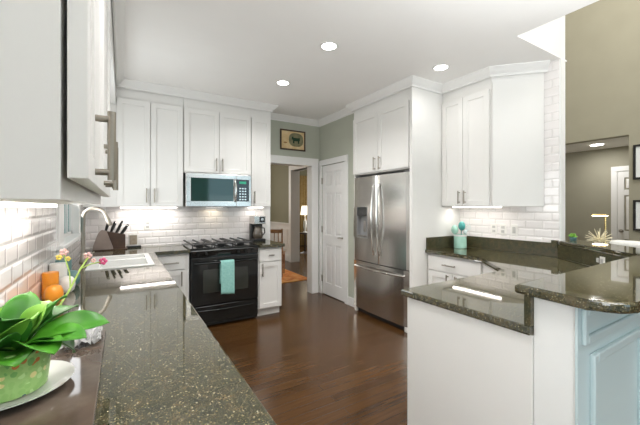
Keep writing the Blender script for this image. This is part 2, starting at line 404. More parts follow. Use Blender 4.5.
# dining room and the living room beyond it
struct('wall_dining_left', B().box(-.48, -.36, 4.62, 9.5, 0, ZC), 'olive')
struct('wall_dining_back', B().box(-.48, 3.65, 9.5, 9.62, 0, ZC), 'olive')
b = B(); b.box(3.65, 3.80, 7.42, 9.5, 0, ZC).box(3.65, 3.80, 4.62, 5.7, 0, ZC).box(3.65, 3.80, 5.7, 7.42, 2.3, ZC)
struct('wall_dining_right', b, 'olive')
struct('wall_living_back', B().box(3.80, 8.0, 10.3, 10.42, 0, ZC), 'olive')
struct('wall_living_right', B().box(7.9, 8.0, 4.6, 10.3, 0, ZC), 'olive')
# wainscot of the dining room
b = B()
b.box(3.625, 3.65, 7.42, 9.5, 0, .93).box(3.60, 3.65, 7.42, 9.5, .93, .97, .006)
for k in range(3): b.box(3.612, 3.65, 7.55+k*.6, 8.05+k*.6, .28, .82, .006)
b.box(3.605, 3.65, 7.42, 9.5, 0, .16, .006)
struct('trim_wainscot', b, 'trim')
b = B(); b.box(3.60, 3.85, 7.30, 7.42, 0, 2.3).box(3.60, 3.85, 5.58, 5.7, 0, 2.3).box(3.60, 3.85, 5.58, 7.42, 2.3, 2.42)
struct('trim_dining_casing', b, 'trim')

# crown moulding right round the cabinets and the wall
cp = [(0, ZC), (.072, ZC), (.072, ZC-.010), (.056, ZC-.026), (.042, ZC-.042), (.022, ZC-.060), (.014, ZC-.070), (.014, ZC-.085), (0, ZC-.085)]
FX, UX = 2.67, 3.15
path = [(-.055, .68), (-.055, 4.14), (1.745, 4.14), (1.745, YB), (XP, YB), (XP, 3.53), (FX, 3.53), (FX, 2.465), (UX, 2.465), (UX, 1.88), (W-.008, 1.522)]
struct('trim_crown', B().sweep(path, cp), 'trim')

# backsplash tile
b = B(); b.box(XL, 1.765, YB-.008, YB, .914, 1.80)
struct('trim_tile_back', b, 'tx')
b = B(); b.box(XL, XL+.008, .6, w0-.20, .914, 1.41).box(XL, XL+.008, w0-.20, w1+.1, .914, wz0-.03).box(XL, XL+.008, w1+.1, YB-.008, .914, 1.41)
struct('trim_tile_left', b, 'ty')
b = B(); b.box(W-.008, W, 1.425, 2.51, .914, ZC)
struct('trim_tile_right', b, 'ty')

# window over the sink
wn = snode('window_1', (XL, 3.25, 1.6))
b = B()
b.box(XL-.09, XL+.022, w0-.20, w0+.005, wz0-.06, wz1+.12, .003).box(XL-.09, XL+.022, w1-.005, w1+.10, wz0-.06, wz1+.12, .003).box(XL-.09, XL+.022, w0, w1, wz1-.005, wz1+.12, .003)
obj('window_frame', b, 'trim', wn)
obj('window_sill', B().box(XL-.09, XL+.05, w0-.22, w1+.12, wz0-.02, wz0+.012, .006), 'trim', wn)
b = B()
for k in range(5): yy = w0+.02+k*(w1-w0-.04)/4; b.box(XL-.07, XL-.035, yy-.016, yy+.016, wz0, wz1)
for k in range(4): zz = wz0+.02+k*(wz1-wz0-.04)/3; b.box(XL-.07, XL-.035, w0, w1, zz-.016, zz+.016)
obj('muntin_grid', b, 'trim', wn)
obj('window_pane', B().box(XL-.056, XL-.05, w0, w1, wz0, wz1), 'glass', wn)

# cased opening trim
b = B()
cz = .095
b.box(o1-.02, o1+.10, YB-.022, YB, 0, oz-.02, .004).box(o0-.095, o0+.0, YB-.022, YB, 0, oz-.02, .004).box(o0-.1, o1+.10, YB-.024, YB, oz-.02, oz+.10, .004)
b.box(o1-.02, o1, YB, YB+T+.02, 0, oz-.02).box(o0, o0+.02, YB, YB+T+.02, 0, oz-.02).box(o0, o1, YB, YB+T+.02, oz-.02, oz)
struct('trim_opening_casing', b, 'trim')

# pantry door
dn = snode('door_1', (XP, (d0+d1)/2, 0))
b = B((XP+.012, d1-.005, 0), (0, -1)); dw = d1-d0-.01
def sixpanel(b, dw, h):
    b.box(0, dw, -.028, -.006, .01, h, .002)
    # frame raised over six panels
    st = .095
    rails = [(.01, .20), (.80, .95), (1.60, 1.70), (h-.11, h)]
    for u0, u1 in ((0, st), (dw/2-.045, dw/2+.045), (dw-st, dw)): b.box(u0, u1, -.007, .011, .01, h, .003)
    for z0, z1 in rails: b.box(st-.003, dw-st+.003, -.007, .0105, z0, z1, .003)
    for (z0, z1) in ((.20, .80), (.95, 1.60), (1.70, h-.11)):
        for u0, u1 in ((st, dw/2-.045), (dw/2+.045, dw-st)): b.box(u0+.026, u1-.026, -.007, .007, z0+.026, z1-.026, .008)
sixpanel(b, dw, dz-.005)
obj('door_panel', b, 'trim', dn)
b = B((XP+.023, d0+.065, .93), (0, -1))
b.lathe([(.026, -.001), (.026, .008), (.012, .012), (.010, .045), (0, .045)], axis='n', c3=(0, 0, 0), seg=20).tube([(0, .042, 0), (-.04, .045, .002), (-.095, .043, -.004)], .008)
obj('door_handle', b, 'nickel', dn, True)
for hz in (.25, 1.03, 1.80):
    obj('hinge', B((XP-.003, d1-.002, hz), (0, -1)).box(-.016, .016, -.004, .003, -.048, .048).tube([(0, .006, -.05), (0, .006, .05)], .007), 'nickel', dn)
b = B((XP, 0, 0), (0, -1))
cw = .075
b.box(-d1-.068, -d1-.004, 0, .02, 0, dz-.0, .004).box(-d0+.004, -d0+cw, 0, .02, 0, dz, .004).box(-d1-.068, -d0+cw, 0, .022, dz, dz+.085, .004)
struct('trim_pantry_casing', b, 'trim')
struct('baseboard_pantry', B().box(XP-.014, XP, 3.535, d0-.08, 0, .12, .004), 'trim')

# ---------------------------------------------------------------- cabinets
def shaker(b, u0, u1, z0, z1, n0, th=.02, st=.058):
    b.box(u0+.0015, u1-.0015, n0+.0008, n0+th-.011, z0+.0015, z1-.0015)
    b.box(u0, u0+st, n0, n0+th, z0, z1, .0022).box(u1-st, u1, n0, n0+th, z0, z1, .0022)
    b.box(u0+st-.002, u1-st+.002, n0, n0+th-.0003, z0, z0+st, .0022).box(u0+st-.002, u1-st+.002, n0, n0+th-.0003, z1-st, z1, .0022)
def pull(P, U, u, n, z, L=.16, horiz=False, r=.0068, out=.032, parent=None, thick=None):
    b = B(P, U); h = L/2
    if horiz: b.tube([(u-h, n+out, z), (u+h, n+out, z)], r).tube([(u-h+.018, n, z), (u-h+.018, n+out, z)], r*.85).tube([(u+h-.018, n, z), (u+h-.018, n+out, z)], r*.85)
    else: b.tube([(u, n+out, z-h), (u, n+out, z+h)], r).tube([(u, n, z-h+.018), (u, n+out, z-h+.018)], r*.85).tube([(u, n, z+h-.018), (u, n+out, z+h-.018)], r*.85)
    return obj('handle', b, 'nickel', parent, True)
def cabinet(name, label, cat, P, U, wd, dp, z0, z1, doors=(), drawers=(), toe=False, group=None, hr=.0068, th=.02, gap=.004, top_open=False, mt='white', body=None):
    """P: front-left-bottom of the carcass face seen from the room"""
    t = thing(name, label, cat, P, group)
    b = B(P, U)
    zb = z0+(.10 if toe else 0)
    if body: b.prism(body, zb, z1)
    else: b.box(0, wd, -dp, 0, zb, z1, .0015)
    obj('carcass', b, mt, t)
    if toe: obj('toe_kick', B(P, U).box(.0, wd, -dp+.02, -.07, z0, zb), mt, t)
    for d in doors:
        u0, u1, a, c, hu, hz = d[:6]
        db = B(P, U); shaker(db, u0, u1, a, c, gap, th); dd = obj('door', db, mt, t)
        if hu is not None: pull(P, U, hu, gap+th, hz, r=hr, parent=dd)
    for d in drawers:
        u0, u1, a, c = d[:4]
        db = B(P, U)
        if c-a > .2: shaker(db, u0, u1, a, c, gap, th)
        else:
            db.box(u0, u1, gap, gap+th, a, c, .005)
        dd = obj('drawer', db, mt, t)
        if len(d) > 4:
            if d[4] == 'knob': pull(P, U, (u0+u1)/2, gap+th, (a+c)/2, .07, True, parent=dd)
            else: pull(P, U, (u0+u1)/2, gap+th, (a+c)/2, .15, True, parent=dd)
    return t

ZT = ZC-.005
# back wall, uppers
YU = 4.164
cabinet('wall_cabinet', 'tall white double-door wall cabinet left of the microwave', 'cabinet', (-.352, YU, 0), (1, 0), .975, YB-YU-.01, 1.385, ZT,
        doors=[(.301, .622, 1.392, 2.575, .585, 1.515), (.628, .969, 1.392, 2.575, .665, 1.515)])
cabinet('wall_cabinet', 'short white double-door wall cabinet directly above the microwave', 'cabinet', (.625, YU-.006, 0), (1, 0), .833, YB-YU-.004, 1.80, ZT,
        doors=[(.006, .412, 1.81, 2.575, .378, 1.91), (.418, .826, 1.81, 2.575, .452, 1.91)])
cabinet('wall_cabinet', 'narrow white single-door wall cabinet right of the microwave', 'cabinet', (1.460, YU, 0), (1, 0), .285, YB-YU-.01, 1.385, ZT,
        doors=[(.004, .272, 1.392, 2.575, .04, 1.515)])
# left wall, uppers
xf = -.081
def left_upper(y0, y1, label, hy, z0=1.398, zd=1.437):
    wd = y1-y0
    return cabinet('wall_cabinet', label, 'cabinet', (xf-.013, y0, 0), (0, 1), wd, xf-.013-XL-.01, z0, ZT, doors=[(.0, wd-.004, zd, 2.575, hy-y0, 1.528)], th=.032, gap=.009, hr=.009)
left_upper(.735, .955, 'narrow white left wall cabinet nearest the camera, grey end panel showing', .905)
left_upper(.957, 1.370, 'white left wall cabinet with second bar handle, past the nearest one', 1.315)
left_upper(1.372, 2.02, 'white left wall cabinet seen edge-on, last before the sink window', 1.44)
struct('trim_valance', B().box(XL, -.06, 2.025, 4.155, 2.50, ZT), 'trim')

# back wall, base
YF = 3.855
cabinet('base_cabinet', 'white base cabinet with one drawer and door left of the range', 'cabinet', (.30, YF, 0), (1, 0), .338, .635, 0, .875, toe=True,
        drawers=[(.012, .290, .70, .855, 'bar')], doors=[(.012, .290, .115, .69, .255, .60)])
cabinet('base_cabinet', 'narrow white base cabinet with drawer and door right of the range', 'cabinet', (1.446, YF, 0), (1, 0), .322, .635, 0, .875, toe=True,
        drawers=[(.012, .310, .70, .855, 'knob')], doors=[(.012, .310, .115, .69, .045, .60)])
# left run, base (a continuous run under the sink counter)
def left_base(y0, y1, label, nd):
    wd = (y1-y0)
    ds = [(.006+k*wd/nd, (k+1)*wd/nd-.006, .115, .69, (.006+k*wd/nd)+.05, .60) for k in range(nd)]
    dr = [(.006+k*wd/nd, (k+1)*wd/nd-.006, .70, .855, 'bar') for k in range(nd)]
    return cabinet('base_cabinet', label, 'cabinet', (.215, y0, 0), (0, 1), wd, .215-XL-.005, 0, .875, doors=ds, drawers=dr, toe=True)
left_base(.50, 1.50, 'white base cabinet under the near end of the left counter', 2)
left_base(1.502, 2.76, 'white base cabinet under the left counter, before the sink', 2)
t = cabinet('base_cabinet', 'white sink base cabinet under the white sink', 'cabinet', (.215, 2.762, 0), (0, 1), 1.06, .565, 0, .70, doors=[(.006, .52, .115, .69, .48, .60), (.53, 1.05, .115, .69, .57, .60)], toe=True)

# fridge surround
t = cabinet('wall_cabinet', 'white double-door cabinet above the stainless refrigerator, with full-height end panel', 'cabinet', (2.695, 3.528, 0), (0, -1), 1.02, .78, 1.81, ZT,
        doors=[(.012, .505, 1.825, 2.56, .462, 1.92), (.511, 1.005, 1.825, 2.56, .554, 1.92)])
obj('side_panel', B().box(2.672, W-.005, 2.468, 2.506, 0, ZT, .002), 'white', t)
obj('side_panel', B().box(2.70, W-.005, 3.510, 3.528, 0, 1.808, .002), 'white', t)

# right wall upper with angled end
t = thing('wall_cabinet', 'white right wall cabinet with two doors and an angled pale end panel', 'cabinet', (3.174, 2.464, 0))
b = B(); b.prism([(W-.012, 2.464), (3.174, 2.464), (3.174, 1.885), (W-.012, 1.548)], 1.39, ZT)
obj('carcass', b, 'white', t)
P, U = (3.174, 2.464, 0), (0, -1)
for u0, u1, hu in ((.004, .268, .235), (.273, .565, .306)):
    db = B(P, U); shaker(db, u0, u1, 1.397, 2.575, .004); dd = obj('door', db, 'white', t); pull(P, U, hu, .024, 1.49, .14, parent=dd)
ux = Vector((1, -1)).normalized()
db = B((3.168, 1.877, 0), (ux.x, ux.y)); db.box(.002, .455, -.004, .012, 1.39, 2.64, .002)
obj('end_panel', db, 'white', t)
# ---------------------------------------------------------------- peninsula and right base
b = B(); b.prism([(W-.01, 2.464), (2.92, 2.464), (2.92, 1.80), (2.49, 1.315), (1.405, 1.315), (1.405, .664), (2.80, .664), (3.44, 1.36), (W-.01, 1.44)], .0, .875)
t = thing('base_cabinet', 'white right base cabinet run with drawers, angled corner and peninsula end panel', 'cabinet', (2.92, 2.464, 0))
obj('carcass', b, 'white', t)
P, U = (2.92, 2.464, 0), (0, -1)
db = B(P, U).box(.02, .64, .003, .022, .70, .855, .006); dd = obj('drawer', db, 'white', t); pull(P, U, .30, .022, .775, .15, True, parent=dd)
for u0, u1, hu in ((.02, .325, .28), (.335, .64, .38)):
    db = B(P, U); shaker(db, u0, u1, .115, .69, .004); dd = obj('door', db, 'white', t); pull(P, U, hu, .024, .6, parent=dd)
ua = (Vector((2.49, 1.315))-Vector((2.92, 1.80)))
db = B((2.92, 1.80, 0), (ua.x, ua.y)); db.box(.03, .57, .003, .02, .70, .855, .006); obj('drawer', db, 'white', t)
db = B((2.92, 1.80, 0), (ua.x, ua.y)); shaker(db, .03, .57, .115, .69, .004); obj('door', db, 'white', t)
obj('end_panel', B().box(1.388, 1.405, .657, 1.318, 0, .874, .002), 'white', t)

# pony wall carrying the raised bar: along the peninsula, then on the diagonal to the wall end
b = B(); b.prism([(1.395, .515), (2.99, .515), (3.585, 1.165), (3.585, 1.408), (3.50, 1.408), (2.88, .655), (1.395, .655)], 0, 1.034)
struct('wall_peninsula', b, 'wallwhite')
# wainscot on the family room side of the bar
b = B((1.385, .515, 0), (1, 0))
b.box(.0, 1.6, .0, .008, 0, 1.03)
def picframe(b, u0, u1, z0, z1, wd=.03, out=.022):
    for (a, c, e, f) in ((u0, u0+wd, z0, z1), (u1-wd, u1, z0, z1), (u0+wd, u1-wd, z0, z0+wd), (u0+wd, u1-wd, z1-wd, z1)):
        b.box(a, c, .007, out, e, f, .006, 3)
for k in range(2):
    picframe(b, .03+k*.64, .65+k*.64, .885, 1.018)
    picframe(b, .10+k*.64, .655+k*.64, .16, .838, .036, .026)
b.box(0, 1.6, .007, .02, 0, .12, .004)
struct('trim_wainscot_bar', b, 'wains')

# ---------------------------------------------------------------- counters
ZG0, ZG = .876, .914
sk = (-.235, .225, 2.93, 3.66)
b = B(); b.grid([XL+.008, sk[0]+.015, sk[1]-.015, .288, .645], [.46, sk[2]+.015, sk[3]-.015, 3.795, YB-.010],
                lambda i, j: (i <= 2 and not (i == 1 and j == 1)) or (i == 3 and j == 3), ZG0, ZG, .006)
tag(obj('countertop', b, 'granite'), 'speckled dark granite countertop along the left wall with the sink', 'countertop')
tag(obj('countertop', B().box(1.448, 1.79, 3.795, YB-.010, ZG0, ZG, .006), 'granite'), 'small granite countertop right of the range, under the coffee maker', 'countertop')
tag(obj('countertop', B().prism([(W-.032, 2.464), (2.872, 2.464), (2.872, 1.80), (2.44, 1.345), (1.367, 1.345), (1.367, .658), (2.835, .658), (3.468, 1.424)], ZG0, ZG, .008), 'granite'), 'dark granite countertop of the low peninsula and right corner', 'countertop')
def barpts():
    pts = [(1.362, .712), (2.885, .712), (3.50, 1.470), (3.60, 1.470), (3.64, 1.43), (3.64, 1.14), (2.93, .365)]
    r = .10
    for k in range(9):
        a = -PI/2-k*(PI/2)/8; pts.append((1.345+r+math.cos(a)*r, .365+r+math.sin(a)*r))
    return pts
# leave room for the end of the wall: the slab stops in front of it
bp = [p if p[1] <= 1.405 else (p[0]-.06*(p[0] < 3.55), 1.405) for p in barpts()]
bp = [(1.362, .712), (2.885, .712), (3.445, 1.404), (3.64, 1.404), (3.64, 1.14), (2.93, .365)] + barpts()[7:]
b = B(); b.prism(bp, 1.035, 1.073, .012, 3)
tag(obj('bar_top', b, 'granite', smooth=False), 'raised granite bar top with a rounded corner, above the peninsula', 'bar top')
# granite splashes
b = B(); b.box(1.370, 2.84, .656, .681, ZG, 1.034, .002)
tag(obj('backsplash', b, 'graniteh'), 'granite riser between the low peninsula counter and the raised bar', 'backsplash')
b = B(); b.prism([(2.86, .682), (2.88, .660), (3.497, 1.406), (3.466, 1.424)], ZG+.0005, 1.034)
tag(obj('backsplash', b, 'graniteh'), 'diagonal granite riser under the bar top near the wall end', 'backsplash')
b = B(); b.box(W-.031, W-.009, 1.425, 2.463, ZG, 1.045, .002).box(W-.045, W-.009, 1.425, 1.475, 1.0, 1.073, .002)
tag(obj('backsplash', b, 'graniteh'), 'granite backsplash strip along the right tiled wall', 'backsplash')
b = B(); b.box(2.89, W-.032, 2.444, 2.466, ZG, 1.045, .002)
tag(obj('backsplash', b, 'graniteh'), 'short granite backsplash strip against the refrigerator end panel', 'backsplash')

# ---------------------------------------------------------------- sink and faucet
t = thing('sink', 'white double-bowl drop-in sink in the left counter', 'sink', (0, 3.3, ZG))
x0, x1, y0, y1 = sk
ym = (y0+y1)/2+.06
b = B(); b.grid([x0, x0+.085, x1-.045, x1], [y0, y0+.04, ym-.02, ym+.02, y1-.04, y1], lambda i, j: not (i == 1 and j in (1, 3)), ZG-.004, ZG+.011, .005)
obj('rim', b, 'sink', t)
def bowl(ya, yb):
    xa, xb = x0+.083, x1-.043; b = B(); zt, zb = ZG-.003, ZG-.19; q = .012
    for (p0, p1, r0, r1) in ((xa-q, xa, ya-q, yb+q), (xb, xb+q, ya-q, yb+q), (xa, xb, ya-q, ya), (xa, xb, yb, yb+q)): b.box(p0, p1, r0, r1, zb, zt)
    b.box(xa-q, xb+q, ya-q, yb+q, zb-q, zb)
    o = obj('bowl', b, 'sink', t)
    obj('drain', B().lathe([(.045, zb), (.045, zb+.004), (.03, zb+.005), (.028, zb+.001), (0, zb+.001)], ((xa+xb)/2, (ya+yb)/2), 20), 'chrome', o, True)
bowl(y0+.042, ym-.022); bowl(ym+.022, y1-.042)
t = thing('faucet', 'brushed nickel gooseneck pull-down faucet behind the white sink', 'faucet', (-.285, 3.40, ZG))
b = B(); b.lathe([(.028, ZG), (.028, ZG+.008), (.02, ZG+.014), (.018, ZG+.07), (.014, ZG+.075)], (-.285, 3.40), 20)
obj('base', b, 'nickel', t, True)
R_ = .082
pts = [(-.285, 3.40, ZG+.07), (-.285, 3.40, 1.20), (-.285, 3.40, 1.295)]
for k in range(1, 12): a = PI-k*PI*.92/11; pts.append((-.285+R_+math.cos(a)*R_, 3.40, 1.295+math.sin(a)*R_))
b = B(); b.tube(pts, .0145, 14); obj('spout', b, 'nickel', t, True)
e = pts[-1]; d = (Vector(pts[-1])-Vector(pts[-2])).normalized()
e2 = Vector(e)+d*.10
b = B(); b.tube([e, tuple(Vector(e)+d*.02), tuple(Vector(e)+d*.085), tuple(e2)], [.0135, .0165, .018, .016], 14); obj('spray_head', b, 'nickel', t, True)
b = B(); b.tube([(-.268, 3.40, ZG+.05), (-.245, 3.40, ZG+.058), (-.205, 3.40, ZG+.085)], [.008, .007, .005], 10); obj('handle', b, 'nickel', t, True)

# ---------------------------------------------------------------- range
t = thing('gas_range', 'black slide-in gas range with a teal towel between white base cabinets', 'range', (1.03, 3.86, 0))
rx0, rx1, ry = .652, 1.440, 3.862
b = B(); b.box(rx0, rx1, ry, 4.47, .02, .895, .003)
for (fx_, fy_) in ((rx0+.04, ry+.05), (rx1-.04, ry+.05), (rx0+.04, 4.42), (rx1-.04, 4.42)): b.box(fx_-.015, fx_+.015, fy_-.015, fy_+.015, 0, .02)
obj('body', b, 'black', t)
b = B(); b.box(rx0-.004, rx1+.004, ry-.03, 4.47, .896, .918, .005); obj('cooktop', b, 'black', t)
# sloping control panel
b = B((rx0, ry, 0), (1, 0)); wd = rx1-rx0
b.prism_u([(.0, .815), (.026, .82), (.052, .885), (.048, .897), (.0, .897)], 0.002, wd-.002); cpn = obj('control_panel', b, 'black', t)
for k, u in enumerate((.075, .165, wd-.255, wd-.165, wd-.075)):
    b = B((rx0+u, ry-.040, .853), (1, 0)); b.lathe([(.021, -.004), (.020, .018), (.016, .024), (0, .024)], axis='n', c3=(0, 0, 0), seg=18).box(-.003, .003, .018, .030, -.018, .018)
    obj('knob', b, 'black', cpn, True)
obj('display', B((rx0, ry-.037, 0), (1, 0)).box(.30, .44, .0, .004, .838, .868), 'blackglass', cpn)
b = B((rx0, ry, 0), (1, 0)); b.box(.004, wd-.004, .0, .035, .265, .808, .006); od = obj('oven_door', b, 'black', t)
b = B((rx0, ry, 0), (1, 0)); b.box(.13, wd-.13, .034, .0375, .40, .665, .002); obj('oven_window', b, 'ovenwin', od)
def bow(b, u0, u1, n, z, out, r, seg=14, dz=0):
    pts = [(u0, n, z)]
    for k in range(seg+1):
        s_ = k/seg; pts.append((u0+(u1-u0)*s_, n+out*(.55+.45*math.sin(PI*s_)), z+dz*math.sin(PI*s_)))
    pts.append((u1, n, z)); b.tube(pts, r, 10)
b = B((rx0, ry, 0), (1, 0)); bow(b, .035, wd-.035, .034, .748, .05, .012); obj('handle', b, 'black', od, True)
b = B((rx0, ry, 0), (1, 0)); b.box(.004, wd-.004, .0, .032, .055, .252, .006).box(.02, wd-.02, .03, .0325, .232, .236); dr = obj('drawer', b, 'black', t)
b = B((rx0, ry, 0), (1, 0)); bow(b, .06, wd-.06, .031, .205, .022, .009, dz=-.006); obj('handle', b, 'black', dr, True)
obj('kick_plate', B((rx0, ry, 0), (1, 0)).box(.02, wd-.02, -.02, .005, .02, .054), 'rubber', t)
for gx in (rx0+.03, rx0+.275, rx0+.52):
    b = B(); x0_, x1_, y0_, y1_ = gx, gx+.215, 3.90, 6.42; z = .953
    for (p, q) in (((x0_, y0_), (x1_, y0_)), ((x0_, y1_), (x1_, y1_)), ((x0_, y0_), (x0_, y1_)), ((x1_, y0_), (x1_, y1_)), ((x0_, (y0_+y1_)/2), (x1_, (y0_+y1_)/2)), (((x0_+x1_)/2, y0_), ((x0_+x1_)/2, y1_))):
        b.tube([(*p, z), (*q, z)], .0105, 6)
    for yc in (y0_+.13, y1_-.13):
        for a in range(4): b.tube([((x0_+x1_)/2+math.cos(a*PI/2+.78)*.03, yc+math.sin(a*PI/2+.78)*.03, z), ((x0_+x1_)/2+math.cos(a*PI/2+.78)*.10, yc+math.sin(a*PI/2+.78)*.10, z)], .006, 6)
    for px_ in (x0_, x1_):
        for py_ in (y0_, y1_): b.tube([(px_, py_, .917), (px_, py_, z)], .007, 6)
    gr = obj('grate', b, 'iron', t)
    for yc in (y0_+.13, y1_-.13):
        obj('burner', B().lathe([(.045, .916), (.045, .928), (.036, .932), (.036, .94), (0, .942)], ((x0_+x1_)/2, yc), 18), 'iron', gr, True)

# towel over the oven handle
def towel():
    b = B(); bm = b.bm; nx = 12; u0 = .965; wd = .155; yh = ry-.034-.05
    prof = []
    zt = .748+.017
    for k in range(8): prof.append((yh+.020+.002, zt-.017-.25+k*.25/7))
    for k in range(7): a = k*PI/6; prof.append((yh+.019*math.cos(a), .748+.019*math.sin(a)))
    for k in range(14): prof.append((yh-.020-.002, .748-.36*k/13))
    rows = []
    for (y, z) in prof:
        rows.append([bm.verts.new((u0+wd*i/nx+.006*math.sin(z*9)*(0.748-z), y-.004*(1+math.sin(i*1.1+z*3))*min(1, max(0, (.73-z)*4))*(1 if y < yh else -.6), z-.02*(i/nx)*(1 if z < .70 else 0)*min(1, (.75-z)*2))) for i in range(nx+1)])
    for a, c in zip(rows, rows[1:]):
        for i in range(nx): bm.faces.new((a[i], a[i+1], c[i+1], c[i]))
    o = obj('dish_towel', b, 'towel', None, True, loc=(u0+wd/2, yh, .748))
    md = o.modifiers.new('thickness', 'SOLIDIFY'); md.thickness = .004; md.offset = 1
    return o
tag(towel(), 'teal dish towel hanging over the oven door handle', 'towel')

# ---------------------------------------------------------------- microwave
mx0, mx1, my, mz0, mz1 = .640, 1.438, 4.10, 1.388, 1.797
t = thing('microwave', 'stainless over-the-range microwave with black window above the gas range', 'microwave', (1.04, my, mz0))
obj('body', B().box(mx0, mx1, my, YB-.012, mz0, mz1-.002, .004), 'steel', t)
P = (mx0, my, 0); wd = mx1-mx0
b = B(P, (1, 0)); fr = [(.002, .60, mz0+.006, mz0+.068), (.002, .60, mz1-.062, mz1-.006), (.002, .055, mz0+.06, mz1-.055), (.565, .60, mz0+.06, mz1-.055)]
for (u0, u1, z0, z1) in fr: b.box(u0, u1, .001, .026, z0, z1, .002)
dr = obj('door', b, 'steel', t)
obj('window', B(P, (1, 0)).box(.05, .57, .001, .022, mz0+.06, mz1-.055), 'mwglass', dr)
b = B(P, (1, 0)); pts = [(.585, .024, mz0+.065)]+[(.585, .024+.04*math.sin(PI*k/10)+.012, mz0+.075+(mz1-mz0-.15)*k/10) for k in range(11)]+[(.585, .024, mz1-.065)]
b.tube(pts, .011, 10); obj('handle', b, 'chrome', dr, True)
b = B(P, (1, 0)); b.box(.603, wd-.003, .001, .024, mz0+.006, mz0+.068, .002).box(.603, wd-.003, .001, .024, mz1-.062, mz1-.006, .002).box(wd-.03, wd-.003, .001, .024, mz0+.06, mz1-.055, .002); cpn = obj('control_panel', b, 'steel', t)
obj('keypad', B(P, (1, 0)).box(.606, wd-.028, .001, .021, mz0+.066, mz1-.060), 'blackglass', cpn)
b = B(P, (1, 0)).box(.64, .73, .021, .0225, mz1-.115, mz1-.085); obj('clock_display', b, 'display', cpn)
b = B(P, (1, 0))
for i in range(3):
    for j in range(5): b.box(.64+i*.034, .64+i*.034+.022, .021, .0222, mz0+.085+j*.035, mz0+.085+j*.035+.016)
obj('buttons', b, 'steel', cpn)
obj('vent_grille', B(P, (1, 0)).box(.02, wd-.02, -.36, -.02, mz0-.006, mz0+.001), 'steeld', t)
obj('light', B(P, (1, 0)).box(.30, .50, -.30, -.24, mz0-.008, mz0-.005), 'led', t)

# ---------------------------------------------------------------- refrigerator
t = thing('refrigerator', 'stainless french-door refrigerator with bottom freezer and door dispenser', 'refrigerator', (2.74, 3.0, 0))
P, U = (2.735, 3.508, 0), (0, -1); FW = .999
b = B(P, U); b.box(0, FW, -.66, 0, .03, 1.775, .004); obj('body', b, 'steeld', t)
def bulge(u0, u1, z0, z1, n0=.006, th=.062, bl=.016, r=.012):
    pts = [(u0, n0)]; k = 14
    um = FW/2
    for i in range(k+1):
        s_ = i/k; u = u0+(u1-u0)*s_
        e = min(u-u0, u1-u); cc = r-math.sqrt(max(0, r*r-(r-min(e, r))**2))
        pts.append((u, n0+th+bl*(1-((u-um)/um)**2)-cc))
    pts.append((u1, n0)); return pts, z0, z1
for u0, u1, side in ((.002, FW/2-.003, 0), (FW/2+.003, FW-.002, 1)):
    b = B(P, U); p, z0, z1 = bulge(u0, u1, .69, 1.772)
    if side == 0: # door built round the dispenser recess
        b.prism(p, .69, .985); b.prism(p, 1.385, 1.772)
        p2 = [q for q in p if q[0] <= .065]+[(.065, p[3][1]), (.065, .006)]
        def clip(ua, ub):
            k = 10; a = [(ua, .006)]
            for i in range(k+1):
                u = ua+(ub-ua)*i/k; e = min(u-u0, u1-u); r = .012; cc = r-math.sqrt(max(0, r*r-(r-min(e, r))**2))
                a.append((u, .068+.016*(1-((u-FW/2)/(FW/2))**2)-cc))
            a.append((ub, .006)); return a
        b.prism(clip(u0, .085), .985, 1.385); b.prism(clip(.315, u1), .985, 1.385)
    else: b.prism(p, .69, 1.772)
    d_ = obj('door', b, 'steel', t)
    if side == 0:
        bb = B(P, U).box(.085, .315, .008, .02, .985, 1.385).box(.085, .10, .02, .074, .985, 1.385).box(.30, .315, .02, .078, .985, 1.385).box(.10, .30, .02, .07, .985, 1.0)
        ds = obj('dispenser', bb, 'steelm', d_)
        obj('dispenser_panel', B(P, U).box(.10, .30, .02, .079, 1.27, 1.375, .002), 'blackglass', ds)
        obj('dispenser_tray', B(P, U).box(.10, .30, .02, .080, 1.0, 1.022, .002), 'steel', ds)
        obj('dispenser_paddle', B(P, U).box(.175, .225, .02, .035, 1.06, 1.20, .003), 'steel', ds)
    uh = FW/2-.048 if side == 0 else FW/2+.048
    b = B(P, U); nb = .080
    pts = [(uh, nb-.01, .80)]+[(uh, nb+.018+.04*math.sin(PI*k/12), .80+.86*k/12) for k in range(13)]+[(uh, nb-.01, 1.66)]
    b.tube(pts, .0125, 10); obj('handle', b, 'chrome', d_, True)
b = B(P, U); p, z0, z1 = bulge(.002, FW-.002, .06, .680); b.prism(p, .06, .680); d_ = obj('freezer_drawer', b, 'steel', t)
b = B(P, U); pts = [(.07, .07, .615)]+[(.07+(FW-.14)*k/14, .076+.014+.036*math.sin(PI*k/14)+.012*math.sin(PI*k/14), .615) for k in range(15)]+[(FW-.07, .07, .615)]
b.tube(pts, .0125, 10); obj('handle', b, 'chrome', d_, True)
obj('kick_grille', B(P, U).box(.01, FW-.01, -.05, .03, .0, .055), 'rubber', t)
for u in (.03, FW-.07): obj('foot', B(P, U).box(u, u+.04, .035, .066, 0, .058, .004), 'whitep', t)
obj('hinge_cover', B(P, U).box(.02, .10, -.06, .04, 1.774, 1.795, .004), 'steeld', t)
obj('hinge_cover', B(P, U).box(FW-.10, FW-.02, -.06, .04, 1.774, 1.795, .004), 'steeld', t)

